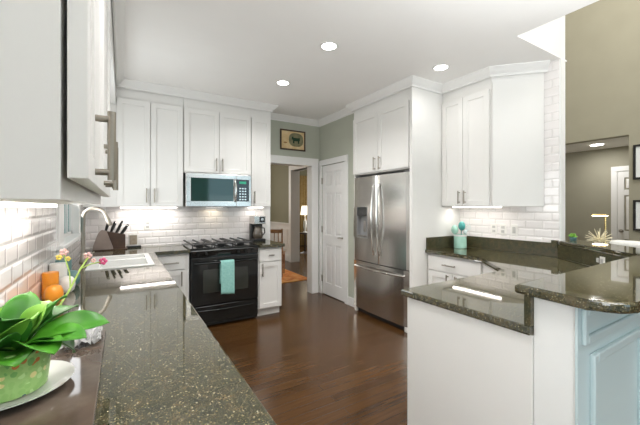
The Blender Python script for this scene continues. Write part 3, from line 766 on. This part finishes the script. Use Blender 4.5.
# ---------------------------------------------------------------- ceiling lights and added fill
cans_and_fills = [(1.52, 2.34, 'round recessed ceiling light, large nearest one at the centre top'), (1.53, 3.30, 'round recessed ceiling light, farthest one toward the range'), (2.70, 2.12, 'round recessed ceiling light in front of the refrigerator end panel'),
        (.60, 0.95, None), (1.9, .1, None), (.7, -1.0, None), (1.9, -2.2, None), (.7, -3.4, None), (1.9, -4.6, None)]  # entries without a label are added fill lights with no fixture
for x, y, lab in cans_and_fills:
    if lab:
        t = thing('ceiling_light', lab, 'ceiling light', (x, y, ZC), 'recessed ceiling lights')
        obj('trim_ring', B().lathe([(.082, ZC-.001), (.082, ZC-.005), (.070, ZC-.007), (.062, ZC-.003), (.062, ZC-.001)], (x, y), 28), 'trim', t, True)
        obj('lens', B().lathe([(.062, ZC-.001), (.060, ZC-.004), (0, ZC-.006)], (x, y), 28), 'can', t, True)
    l = bpy.data.lights.new('can_or_fill_lamp', 'AREA'); l.shape = 'DISK'; l.size = .12; l.energy = 7; l.color = WARM; l.spread = math.radians(142)
    lo = bpy.data.objects.new('can_or_fill_lamp', l); lo.location = (x, y, ZC-.012); l.energy *= .20 if x > 2.5 else (1.25 if y > 2 else (1.1 if y > .5 else .45)); C.objects.link(lo)
# under-cabinet lights
def undercab(x, y, z, sx, sy, power, label):
    tag(obj('under_cabinet_light', B().box(x-sx/2, x+sx/2, y-sy/2, y+sy/2, z-.014, z, .002), 'led'), label, 'light', 'under-cabinet lights')
    area('under_cabinet_lamp', (x, y, z-.017), (0, 0, 0), sx, sy, power, (1, .94, .88))
undercab(.28, 4.36, 1.385, .60, .03, 1.9, 'light bar under the double-door wall cabinet left of the microwave')
undercab(1.60, 4.36, 1.385, .22, .03, .5, 'light bar under the narrow wall cabinet right of the microwave')
undercab(3.30, 2.14, 1.39, .03, .56, 1.0, 'light bar under the right wall cabinet with angled end')
undercab(-.27, 1.36, 1.398, .03, 1.1, 2.2, 'light bar under the left wall cabinets')
l = bpy.data.lights.new('microwave_lamp', 'AREA'); l.size = .15; l.energy = .3; l.color = (1, .82, .55); lo = bpy.data.objects.new('microwave_lamp', l); lo.location = (1.04, 4.37, mz0-.02); C.objects.link(lo)

# ---------------------------------------------------------------- things on the back counter
t = thing('knife_block', 'taupe and walnut knife block full of dark knives in the back left corner', 'knife block', (-.12, 4.22, ZG))
a = .12
# wedge side profile in (u,z)
sp = [(0, 0), (.005, .06), (.05, .175), (.085, .215), (.125, .205), (.165, .02), (.165, 0)]
def wedge(pts, n0, n1, P, m, par, name, bev=.004):
    b = B(P, (1, 0)); a = [b.bm.verts.new(b.m(p[0], n0, p[1])) for p in pts]; c = [b.bm.verts.new(b.m(p[0], n1, p[1])) for p in pts]; n = len(pts)
    b.bm.faces.new(a[::-1]); b.bm.faces.new(c)
    for i in range(n): b.bm.faces.new((a[i], a[(i+1) % n], c[(i+1) % n], c[i]))
    if bev: bmesh.ops.bevel(b.bm, geom=b.bm.edges[:], offset=bev, segments=2, affect='EDGES')
    return obj(name, b, m, par)
wedge([(0, .012), (.004, .05), (.05, .19), (.08, .225), (.125, .215), (.185, .03), (.185, .012)], .0, .022, (-.27, 4.20, ZG), 'taupe', t, 'side_panel')
wedge([(.01, .012), (.06, .18), (.10, .21), (.30, .165), (.30, .012)], -.11, -.002, (-.27, 4.20, ZG), 'walnut', t, 'block')
obj('base', B((-.27, 4.20, ZG), (1, 0)).box(0, .32, -.11, .022, 0, .012, .003), 'walnut', t)
for k in range(12):
    i, j = k % 4, k//4
    p0 = Vector((.115+i*.045-j*.006, -.02-j*.032, .205-i*.014-j*.018)); d_ = Vector((.22+.13*i+.05*j, .12-.10*j, 1)).normalized(); L = .075+.05*((k*37) % 5)/4
    b = B((-.27, 4.20, ZG), (1, 0)); b.tube([tuple(p0-d_*.02), tuple(p0+d_*.02), tuple(p0+d_*.05), tuple(p0+d_*(L+.03))], [.007, .010, .012, .010], 8)
    h = obj('knife_handle', b, 'frameblk', t, True)
    if k % 3 == 0: obj('rivet_cap', B((-.27, 4.20, ZG), (1, 0)).ball(tuple(p0+d_*(L+.031)), .0085, 2), 'chrome', h, True)
t = thing('picture_frame', 'small tan framed plaque leaning on the back counter beside the knife block', 'frame', (.12, 4.36, ZG))
b = B((.06, 4.36, ZG), (1, 0)); b.box(0, .10, 0, .015, .02, .155, .003); obj('frame', b, 'whitep', t)
obj('plaque', B((.06, 4.36, ZG), (1, 0)).box(.012, .088, .014, .018, .034, .142, .002), 'stone', t)
obj('stand', B((.06, 4.36, ZG), (1, 0)).box(-.02, .13, -.05, .05, 0, .02, .003), 'frameblk', t)
# coffee maker
t = thing('coffee_maker', 'black and silver drip coffee maker on the counter right of the range', 'coffee maker', (1.585, 4.25, ZG))
P = (1.522, 4.20, ZG)
b = B(P, (1, 0)); b  .box(0, .165, -.20, .0, 0, .035, .006)  .box(0, .165, -.20, -.12, .03, .345, .006); obj('body', b, 'frameblk', t)
b = B(P, (1, 0)); b.box(-.001, .166, -.20, .0, .235, .35, .008); hd = obj('brew_head', b, 'steel', t)
obj('control_panel', B(P, (1, 0))  .box(.075, .15, .0, .004, .26, .335, .002), 'frameblk', hd)
obj('dial', B((P[0]+.113, P[1]-.004, ZG+.30), (1, 0)).lathe([(.022, 0), (.020, .008), (0, .008)], axis='n', c3=(0, 0, 0), seg=20), 'chrome', hd, True)
c_ = obj('carafe', B().lathe([(.05, ZG+.037), (.066, ZG+.06), (.068, ZG+.11), (.050, ZG+.17), (.046, ZG+.19), (.050, ZG+.20)], (1.600, 4.270), 24), 'carafe', t, True)
b = B(); b.tube([(1.648, 4.245, ZG+.185), (1.672, 4.215, ZG+.18), (1.678, 4.21, ZG+.12), (1.655, 4.232, ZG+.08)], .008, 8); obj('handle', b, 'frameblk', c_, True)
obj('lid', B().lathe([(.051, ZG+.2005), (.048, ZG+.212), (0, ZG+.215)], (1.600, 4.270), 20), 'frameblk', c_, True)

# outlets
def outlet(name, label, P, U, group=None, kind='outlet'):
    t = thing(name, label, 'outlet' if kind == 'outlet' else 'switch', P, group)
    b = B(P, U); b.box(-.036, .036, 0, .006, -.058, .058, .003); obj('plate', b, 'whitep', t)
    if kind == 'outlet':
        for z in (-.022, .022): s_ = obj('socket', B(P, U).box(-.017, .017, .005, .008, z-.014, z+.014, .003), 'socket', t)
    else: obj('rocker', B(P, U).box(-.016, .016, .005, .009, -.033, .033, .002), 'socket', t)
outlet('wall_outlet', 'white wall outlet on the back tile beside the small plaque', (.265, YB-.008, 1.165), (1, 0))
outlet('wall_outlet', 'white wall outlet on the right tile, leftmost of three plates', (W-.008, 2.045, 1.145), (0, -1), 'plates on the right tile')
outlet('wall_outlet', 'white wall outlet on the right tile, middle of three plates', (W-.008, 1.945, 1.145), (0, -1), 'plates on the right tile')
outlet('light_switch', 'white light switch on the right tile, rightmost of three plates', (W-.008, 1.83, 1.145), (0, -1), 'plates on the right tile', 'switch')

dg = (Vector((2.88, .66))-Vector((3.497, 1.406))).normalized()
t = thing('wall_outlet', 'white horizontal outlet on the dark granite riser below the diagonal bar', 'outlet', (3.125, .997, .975))
b = B((3.125, .997, .975), (dg.x, dg.y)); b.box(-.058, .058, -.004, .006, -.036, .036, .003); obj('plate', b, 'whitep', t)
for u in (-.022, .022): obj('socket', B((3.125, .997, .975), (dg.x, dg.y)).box(u-.014, u+.014, .005, .008, -.017, .017, .003), 'socket', t)

# ---------------------------------------------------------------- utensil crock
cx, cy_ = 3.31, 2.335
t = thing('utensil_crock', 'mint ribbed utensil crock on the right granite counter', 'crock', (cx, cy_, ZG))
prof = [(.064, ZG), (.068, ZG+.004)]
for k in range(10): prof += [(.0695, ZG+.012+k*.012), (.0675, ZG+.018+k*.012)]
prof += [(.069, ZG+.135), (.070, ZG+.155), (.065, ZG+.155), (.063, ZG+.02), (0, ZG+.018)]
b = B(); b.lathe(prof, (cx, cy_), 28); obj('jar', b, 'mint', t, True)
obj('rim_band', B().lathe([(.0695, ZG+.137), (.0712, ZG+.139), (.0712, ZG+.156), (.069, ZG+.1565)], (cx, cy_), 28, ring_=True), 'linen', t, True)
def utensil(name, label, m, dx, dy, L, head):
    t = thing(name, label, 'utensil', (cx+dx*.3, cy_+dy*.3, ZG+.024))
    p0 = Vector((cx+dx*.3, cy_+dy*.3, ZG+.025)); d_ = Vector((dx*1.0, dy*1.0, .20)).normalized(); p1 = p0+d_*L
    obj('handle', B().tube([tuple(p0), tuple(p1)], .005, 8), 'wood' if head == 'spoon2' else m, t, True)
    b = B()
    if head.startswith('spoon'):
        b.ball(tuple(p1+d_*.03), .044 if head == 'spoon' else .022, 3, (.85, .9, 1.2))
    else:
        for k in range(5):
            a = (k-2)*.28; b.tube([tuple(p1), tuple(p1+d_*.03+Vector((a*.03, -a*.05, 0))), tuple(p1+d_*.07+Vector((a*.012, -a*.02, 0)))], .0022, 6)
    obj('head', b, m, t, True)
utensil('serving_spoon', 'dark teal serving spoon standing in the mint crock', 'tealsil', .012, -.006, .198, 'spoon')
utensil('serving_spoon', 'lighter teal serving spoon leaning left in the mint crock', 'mint', -.026, .040, .160, 'spoon')
utensil('whisk', 'pale whisk leaning right in the mint crock', 'clearwh', .040, -.046, .18, 'whisk')
utensil('spatula', 'small pale spatula with a wooden handle at the right of the mint crock', 'clearwh', -.004, -.058, .14, 'spoon2')

# ---------------------------------------------------------------- jars on the left counter
def jar(name, label, x, y, r, h, m, rnd):
    o = None
    if rnd: prof = [(r*.55, ZG), (r*.85, ZG+h*.12), (r, ZG+h*.42), (r*.96, ZG+h*.68), (r*.72, ZG+h*.9), (r*.35, ZG+h*.985), (0, ZG+h)]
    else: prof = [(r*.92, ZG), (r, ZG+.006), (r, ZG+h-.006), (r*.93, ZG+h), (0, ZG+h)]
    t = thing(name, label, 'jar' if rnd else 'canister', (x, y, ZG))
    obj('body', B().lathe(prof, (x, y), 28), m, t, True)
    if not rnd: obj('lid_line', B().lathe([(r*1.012, ZG+h*.80), (r*1.012, ZG+h*.815)], (x, y), 28), m, t, True)
    return t
jar('canister', 'orange cylindrical canister against the left tile behind the plant', -.316, 2.15, .035, .135, 'orange', False)
jar('canister', 'white cylindrical canister against the left tile between orange and teal ones', -.309, 2.34, .041, .152, 'whitep', False)
jar('canister', 'dusty teal cylindrical canister against the left tile nearest the window', -.309, 2.53, .041, .147, 'teal', False)
jar('round_jar', 'small round orange jar in front of the orange canister', -.285, 2.03, .038, .092, 'orange', True)
jar('round_jar', 'small round white jar between the orange and teal round jars', -.262, 2.265, .039, .088, 'whitep', True)
jar('round_jar', 'small round dusty teal jar nearest the sink', -.255, 2.43, .039, .092, 'teal', True)

# ---------------------------------------------------------------- board, plate, plant, wrap
BX, BY = -.236, 1.085
t = obj('cutting_board', B().box(-.345, -.052, .70, 1.46, ZG, ZG+.010, .003), 'board'); tag(t, 'mauve streaked stone cutting board lying under the plant plate', 'cutting board')
zb = ZG+.0105
b = B(); b.lathe([(.085, zb), (.09, zb+.003), (.108, zb+.012), (.126, zb+.019), (.127, zb+.021), (.108, zb+.016), (.09, zb+.0075), (0, zb+.007)], (BX, BY), 48)
tag(obj('plate', b, 'china', None, True), 'round white plate under the green plant pot', 'plate')
t = thing('potted_plant', 'leafy flowering plant in a green floral pot on a white plate', 'plant', (BX, BY, zb+.008))
zp = zb+.008
prof = [(.066, zp), (.071, zp+.004), (.076, zp+.05), (.080, zp+.096), (.084, zp+.106), (.080, zp+.107), (.075, zp+.094), (0, zp+.092)]
b = B(); b.lathe(prof, (BX, BY), 40)
for v in b.bm.verts:   # softly scalloped rim
    a = math.atan2(v.co.y-BY, v.co.x-BX); rr = math.hypot(v.co.x-BX, v.co.y-BY)
    if v.co.z > zp+.099: v.co.z += .005*math.sin(a*8)
pot = obj('pot', b, 'pot', t, True)
obj('soil', B().lathe([(.073, zp+.0925), (.05, zp+.099), (0, zp+.101)], (BX, BY), 24), 'soil', pot, True)
def leaf(p0, d, L, wd, droop, m, roll=0, up=.9):
    """one thick leaf: starts at p0, heads along plan direction d, rises by `up` then droops"""
    b = B(); bm = b.bm; n = 14; q = 6
    d = Vector((d[0], d[1], 0)).normalized(); s = Vector((-d.y, d.x, 0))
    p = Vector(p0); el = up; rows = []
    for i in range(n+1):
        f_ = i/n
        t_ = d*math.cos(el)+Vector((0, 0, math.sin(el)))
        nrm = -d*math.sin(el)+Vector((0, 0, math.cos(el)))
        ss = (s*math.cos(roll)+nrm*math.sin(roll)); nn_ = nrm*math.cos(roll)-s*math.sin(roll)
        wf = wd*(math.sin(PI*min(1, f_**1.12))**.6 if f_ < 1 else 0); wf = max(wf, .0025 if f_ < .98 else .0008)
        if f_ < .18: wf = max(.004, wf*.35)
        row = []
        for j in range(-q//2, q//2+1):
            x = j/(q/2)
            row.append(bm.verts.new(p+ss*(x*wf)+nn_*(abs(x)**1.5*wf*.35+.004*math.sin(f_*9+x*2))))
        rows.append(row); p = p+t_*(L/n); el -= droop/n
    for a, c in zip(rows, rows[1:]):
        for j in range(q): bm.faces.new((a[j], a[j+1], c[j+1], c[j]))
    o = obj('leaf', b, m, t, True)
    md = o.modifiers.new('thickness', 'SOLIDIFY'); md.thickness = .003
    sb = o.modifiers.new('smooth', 'SUBSURF'); sb.levels = 1; sb.render_levels = 1
    return o
top = (BX, BY, zp+.083)
def tp(a, r=.02): return (BX+math.cos(a)*r, BY+math.sin(a)*r, zp+.094)
LV = [ # azimuth deg, length, half-width, droop, rise, mat, roll
    (-20, .155, .046, .9, .55, 'leaf', .1), (2, .195, .040, .95, .60, 'leaf', .45), (-2, .13, .050, 1.9, .60, 'leafd', -.1), (-45, .13, .046, 1.5, .75, 'leaf', -.2),
    (35, .16, .042, 1.0, .95, 'leafd', -.1), (70, .16, .040, 1.1, 1.1, 'leafl', .2), (110, .15, .040, 1.1, 1.15, 'leaf', 0),
    (150, .14, .042, 1.2, 1.0, 'leaf', .1), (-100, .14, .046, 1.3, .95, 'leafd', .2), (-140, .14, .045, 1.3, 1.0, 'leafl', -.1), (180, .13, .042, 1.2, 1.1, 'leaf', 0),
    (-60, .14, .044, .7, 1.15, 'leafl', .3), (20, .15, .042, .55, 1.15, 'leaf', -.3), (80, .15, .040, .6, 1.3, 'leaf', .3), (-85, .15, .044, .7, 1.2, 'leafd', -.2), (140, .14, .040, .6, 1.3, 'leafl', .2),
    (-120, .16, .045, .8, 1.1, 'leafl', .4), (50, .12, .040, 1.5, .7, 'leafd', .2), (-75, .10, .040, 1.3, .6, 'leaf', 0), (0, .12, .038, .4, 1.3, 'leafl', .6)]
for az, L, wd, dr, up, m, ro in LV: a = math.radians(az); leaf(tp(a), (math.cos(a), math.sin(a)), L, wd, dr, m, ro, up)
def flower(p, r, m, par):
    b = B()
    for k in range(5):
        a = k*2*PI/5; b.ball((p[0]+math.cos(a)*r*.6, p[1]-.2*r*math.sin(a), p[2]+math.sin(a)*r*.6), r*.5, 1, (1, .6, 1))
    o = obj('flower', b, m, par, True)
def stem(pts, heads, r=.0028):
    s_ = obj('flower_stem', B().tube(pts, r, 8), 'stem', t, True)
    for p, rr, m in heads: flower(p, rr, m, s_)
    return s_
S0 = (BX+.02, BY+.02, zp+.08)
stem([S0, (-.17, 1.16, 1.07), (-.138, 1.23, 1.13), (-.115, 1.30, 1.185), (-.098, 1.33, 1.215)], [((-.098, 1.33, 1.222), .012, 'blush'), ((-.083, 1.33, 1.205), .008, 'blush')])
stem([(-.135, 1.24, 1.135), (-.140, 1.27, 1.18), (-.150, 1.28, 1.215), (-.156, 1.285, 1.235)], [((-.156, 1.285, 1.243), .012, 'blush'), ((-.168, 1.285, 1.228), .009, 'yellow'), ((-.146, 1.285, 1.222), .008, 'yellow')], .002)
stem([(-.115, 1.30, 1.185), (-.09, 1.32, 1.195), (-.062, 1.33, 1.198)], [((-.056, 1.33, 1.200), .013, 'pink')], .002)
stem([(BX-.02, BY+.02, zp+.08), (-.29, 1.16, 1.10), (-.315, 1.20, 1.19), (-.322, 1.22, 1.26)], [((-.322, 1.22, 1.268), .012, 'blush'), ((-.310, 1.22, 1.245), .009, 'blush')])
stem([(-.30, 1.18, 1.14), (-.325, 1.19, 1.16), (-.335, 1.20, 1.19)], [((-.336, 1.20, 1.195), .011, 'yellow')], .002)
# crumpled wrap
b = B(); bm = b.bm; bmesh.ops.create_grid(bm, x_segments=16, y_segments=16, size=.075)
for v in bm.verts:
    x, y = v.co.x, v.co.y
    v.co.z = ZG+.0135+.018*abs(math.sin(x*60+y*30))*random.random()+.022*random.random()+.02*max(0, 1-math.hypot(x, y)/.07)
    v.co.x = x*.72-.118+random.uniform(-.004, .004); v.co.y = y+1.375+random.uniform(-.004, .004)
o = obj('plastic_wrap', b, 'wrap', None); o.modifiers.new('thickness', 'SOLIDIFY').thickness = .0012
tag(o, 'crumpled clear plastic wrap on the stone board behind the plant', 'wrap')

# ---------------------------------------------------------------- picture over the opening
t = thing('picture_frame', 'brown framed parchment print of a dark animal above the cased opening', 'picture', (2.25, YB, 2.4))
P = (2.035, YB, 2.415); fw, fh = .43, .31
b = B((P[0], YB, 2.26), (1, 0))
for (u0, u1, z0, z1) in ((0, fw, 0, .02), (0, fw, fh-.02, fh), (0, .02, .02, fh-.02), (fw-.02, fw, .02, fh-.02)): b.box(u0, u1, .0005, .024, z0, z1, .003)
obj('frame', b, 'framebrn', t)
PA = mottled('parchment', [(.3, (.66, .46, .22)), (.7, (.82, .66, .40))], 9, .8)
obj('print', B((P[0], YB, 2.26), (1, 0)).box(.018, fw-.018, .0005, .012, .018, fh-.018), PA, t)
def disc(cu, cz, ru, rz, n0, n1, pw=2.6):
    b = B((P[0], YB, 2.26), (1, 0)); pts = []
    for k in range(28):
        a = 2*PI*k/28; c, s_ = math.cos(a), math.sin(a)
        pts.append((cu+ru*math.copysign(abs(c)**(2/pw), c), cz+rz*math.copysign(abs(s_)**(2/pw), s_)))
    a = [b.bm.verts.new(b.m(p[0], n0, p[1])) for p in pts]; c = [b.bm.verts.new(b.m(p[0], n1, p[1])) for p in pts]
    b.bm.faces.new(c); b.bm.faces.new(a[::-1])
    for i in range(28): b.bm.faces.new((a[i], a[(i+1) % 28], c[(i+1) % 28], c[i]))
    return b
obj('medallion', disc(.27, .165, .125, .105, .012, .0128), mottled('sage_ink', [(.3, (.16, .16, .09)), (.7, (.30, .27, .15))], 14, .8), t)
b = B((P[0], YB, 2.26), (1, 0))
b.box(.215, .325, .0128, .0136, .145, .195).box(.215, .24, .0128, .0136, .11, .16).box(.30, .325, .0128, .0136, .11, .16).box(.195, .222, .0128, .0136, .165, .21).box(.318, .335, .0128, .0136, .15, .20)
obj('animal_figure', b, mat('green_ink', (.012, .05, .025), .8), t)
obj('small_mark', disc(.085, .11, .03, .012, .012, .0128, 2), mat('faded_ink', (.40, .20, .08), .8), t)

# ---------------------------------------------------------------- dining room beyond the opening
tag(obj('area_rug', B().box(.7, 3.08, 5.38, 8.2, .0, .012, .004), 'rug'), 'orange patterned area rug on the dark floor beyond the opening', 'rug')
def chair(x, y, rz, label):
    t = thing('dining_chair', label, 'chair', (x, y, .0125)); t.rotation_euler = (0, 0, rz)
    def ob(n, b): return obj(n, b, 'wood', t, True, local=True)
    ob('seat', B().box(-.22, .22, -.21, .21, .43, .465, .012))
    for (a, c) in ((-.19, -.18), (.19, -.18)): ob('leg', B().tube([(a, c, 0), (a, c, .43)], [.014, .02], 10))
    for a in (-.19, .19): ob('leg', B().tube([(a, .19, 0), (a, .18, .45), (a*1.02, .22, .95)], [.014, .019, .014], 10))
    bb = B()
    for z in (.90, .66): bb.box(-.19, .19, .19, .215, z-.035, z+.035, .008)
    for k in range(4): bb.tube([(-.12+k*.08, .20, .66), (-.12+k*.08, .205, .90)], .008, 8)
    ob('backrest', bb)
    ob('stretcher', B().tube([(-.19, -.18, .2), (-.19, .185, .2)], .009, 8).tube([(.19, -.18, .2), (.19, .185, .2)], .009, 8).tube([(-.19, 0, .2), (.19, 0, .2)], .009, 8))
    return t
chair(2.60, 6.05, 2.6, 'oak dining chair on the orange rug, partly hidden by the narrow base cabinet')
# living room seen past the casing
wn = snode('window_3', (5.3, 10.3, 1.5))
obj('window_frame', B().box(4.7, 6.3, 10.26, 10.30, .5, 2.4), 'trim', wn)
obj('window_pane', B().box(4.78, 6.22, 10.255, 10.262, .58, 2.32), mat('bright_daylight', (1, 1, 1), .5, emit=(.95, 1, 1), estr=2.0), wn)
b = B(); bm = b.bm; rows = []
for k in range(41): x = 5.25+k*.02; rows.append((bm.verts.new((x, 10.18+.03*math.sin(k*1.2), .02)), bm.verts.new((x, 10.18+.03*math.sin(k*1.2), 2.5))))
for a, c in zip(rows, rows[1:]): bm.faces.new((a[0], c[0], c[1], a[1]))
o = obj('curtain', b, 'drape', None, True); o.modifiers.new('thickness', 'SOLIDIFY').thickness = .01
tag(o, 'gold drape hanging at the window of the far living room', 'curtain')
tag(obj('side_table', B().lathe([(.16, 0), (.03, .04), (.025, .55), (.22, .58), (.22, .61)], (4.72, 8.6), 24), 'fabricd', None, True), 'dark round side table under the lamp in the far living room', 'table')
t = thing('table_lamp', 'lit table lamp with pale shade beyond the white doorway jamb', 'lamp', (4.72, 8.6, .61))
obj('base', B().lathe([(.07, .611), (.07, .63), (.03, .66), (.05, .8), (.05, .95), (.012, 1.05), (.012, 1.22)], (4.72, 8.6), 24), 'china', t, True)
obj('lamp_shade', B().lathe([(.14, 1.15), (.10, 1.42), (.098, 1.42), (.138, 1.15)], (4.72, 8.6), 28, ring_=True), 'shade', t, True)

# ---------------------------------------------------------------- far family room
dn = snode('door_2', (7.8, 2.0, 0))
b = B((7.795, 2.24, 0), (0, -1)); sixpanel(b, .76, 2.03); obj('door_panel', b, 'trim', dn)
obj('door_handle', B((7.79, 2.18, .95), (0, -1)).lathe([(.028, 0), (.012, .02), (.028, .05), (0, .06)], axis='n', c3=(0, .01, 0), seg=16), 'nickel', dn, True)
b = B((7.798, 2.24, 0), (0, -1)); b.box(-.09, -.002, -.002, .022, 0, 2.04, .004).box(.762, .85, -.002, .022, 0, 2.04, .004).box(-.09, .85, -.002, .024, 2.04, 2.13, .004)
struct('trim_niche_casing', b, 'trim')
t = thing('console_table', 'dark console table against the far family room, mostly behind the bar', 'table', (5.5, 1.75, 0))
obj('tabletop', B().box(5.28, 5.72, 1.35, 2.15, .76, .79, .004), 'fabricd', t)
for (x, y) in ((5.31, 1.38), (5.69, 1.38), (5.31, 2.12), (5.69, 2.12)): obj('leg', B().box(x-.02, x+.02, y-.02, y+.02, 0, .76), 'fabricd', t)
t = thing('desk_lamp', 'slim gold desk lamp with a glowing flat head in the far family room', 'lamp', (5.55, 1.72, .79))
obj('base', B().lathe([(.075, .7905), (.075, .80), (.01, .806)], (5.55, 1.72), 24), 'gold', t, True)
obj('stem', B().tube([(5.55, 1.72, .80), (5.55, 1.72, 1.275)], .011, 10), 'gold', t, True)
hd = obj('lamp_head', B().box(5.46, 5.58, 1.69, 1.84, 1.272, 1.292, .004), 'gold', t)
obj('light_panel', B().box(5.455, 5.575, 1.70, 1.835, 1.262, 1.2715), 'bulb', hd)
t = obj('starburst_sculpture', B(), 'goldwire') if False else None
b = B(); cc = Vector((5.40, 1.74, 0.95))
b.ball(tuple(cc), .03, 2)
for k in range(46):
    z = 1-2*(k+.5)/46; a = k*2.399963; r = math.sqrt(1-z*z); d_ = Vector((r*math.cos(a), r*math.sin(a), z)); L = .155 if z > -.9 else .1
    b.tube([tuple(cc), tuple(cc+d_*L)], [.007, .004], 6)
b.tube([(5.40, 1.74, .792), (5.40, 1.74, .95)], .006, 6).lathe([(.04, .7905), (.04, .797), (.006, .80)], (5.40, 1.74), 16)
tag(obj('starburst_ornament', b, 'goldwire'), 'spiky gold starburst ornament beside the desk lamp', 'ornament')
def sofa():
    t = thing('sofa', 'white upholstered sofa showing only its back top over the bar', 'sofa', (4.95, 1.05, 0))
    obj('base', B().box(4.55, 5.25, .55, 1.40, .10, .42, .03), 'linen', t)
    obj('backrest', B().box(4.55, 4.75, .55, 1.40, .42, 1.02, .05, 4), 'linen', t)
    for y0 in (.57, .98): obj('seat_cushion', B().box(4.76, 5.24, y0, y0+.40, .42, .56, .03), 'linen', t)
    for x in (4.62, 5.18):
        for y in (.62, 1.33): obj('leg', B().box(x-.025, x+.025, y-.025, y+.025, 0, .10), 'fabricd', t)
sofa()
def wframe(z0, z1, label):
    t = thing('picture_frame', label, 'picture', (fx, 1.48, z0)); P = (fx, 1.712, 0); b = B(P, (0, -1)); w_ = .46
    for (u0, u1, a, c) in ((0, w_, z0, z0+.03), (0, w_, z1-.03, z1), (0, .03, z0+.03, z1-.03), (w_-.03, w_, z0+.03, z1-.03)): b.box(u0, u1, .001, .028, a, c, .003)
    obj('frame', b, 'frameblk', t); obj('mat_board', B(P, (0, -1)).box(.028, w_-.028, .001, .012, z0+.028, z1-.028), 'mirrorwh', t)
    obj('print', B(P, (0, -1)).box(.09, w_-.09, .012, .014, z0+.10, z1-.10), 'photo', t)
wframe(1.80, 2.32, 'black framed print on the far wall, upper of two'); wframe(1.03, 1.49, 'black framed print on the far wall, lower of two')
tag(obj('ceiling_light', B().lathe([(.09, 2.489), (.09, 2.484), (.06, 2.481), (0, 2.479)], (7.2, 2.35), 24), 'can', None, True), 'small recessed light in the ceiling of the far niche', 'ceiling light')
l = bpy.data.lights.new('niche_lamp', 'AREA'); l.size = .2; l.energy = 8; l.color = WARM; lo = bpy.data.objects.new('niche_lamp', l); lo.location = (7.2, 2.35, 2.46); C.objects.link(lo)
# little plant on the wall end of the bar
px, py = 3.575, 1.345
t = thing('potted_plant', 'tiny green plant in a pale pot on the bar top beside the wall end', 'plant', (px, py, 1.073))
obj('pot', B().lathe([(.022, 1.0735), (.026, 1.078), (.028, 1.105), (.024, 1.105), (.022, 1.098), (0, 1.098)], (px, py), 20), 'teal', t, True)
b = B()
for k in range(60):
    a = k*2.4; e = .2+1.2*random.random(); L = .022+.022*random.random(); d_ = Vector((math.cos(a)*math.cos(e), math.sin(a)*math.cos(e), math.sin(e)))
    p = Vector((px, py, 1.102)); q = p+d_*L
    s_ = d_.cross(Vector((0, 0, 1))).normalized()*.006
    b.tube([tuple(p), tuple(p+d_*L*.7), tuple(q)], [.002, .006, .0015], 5)
obj('foliage', b, 'leafl', t, True)
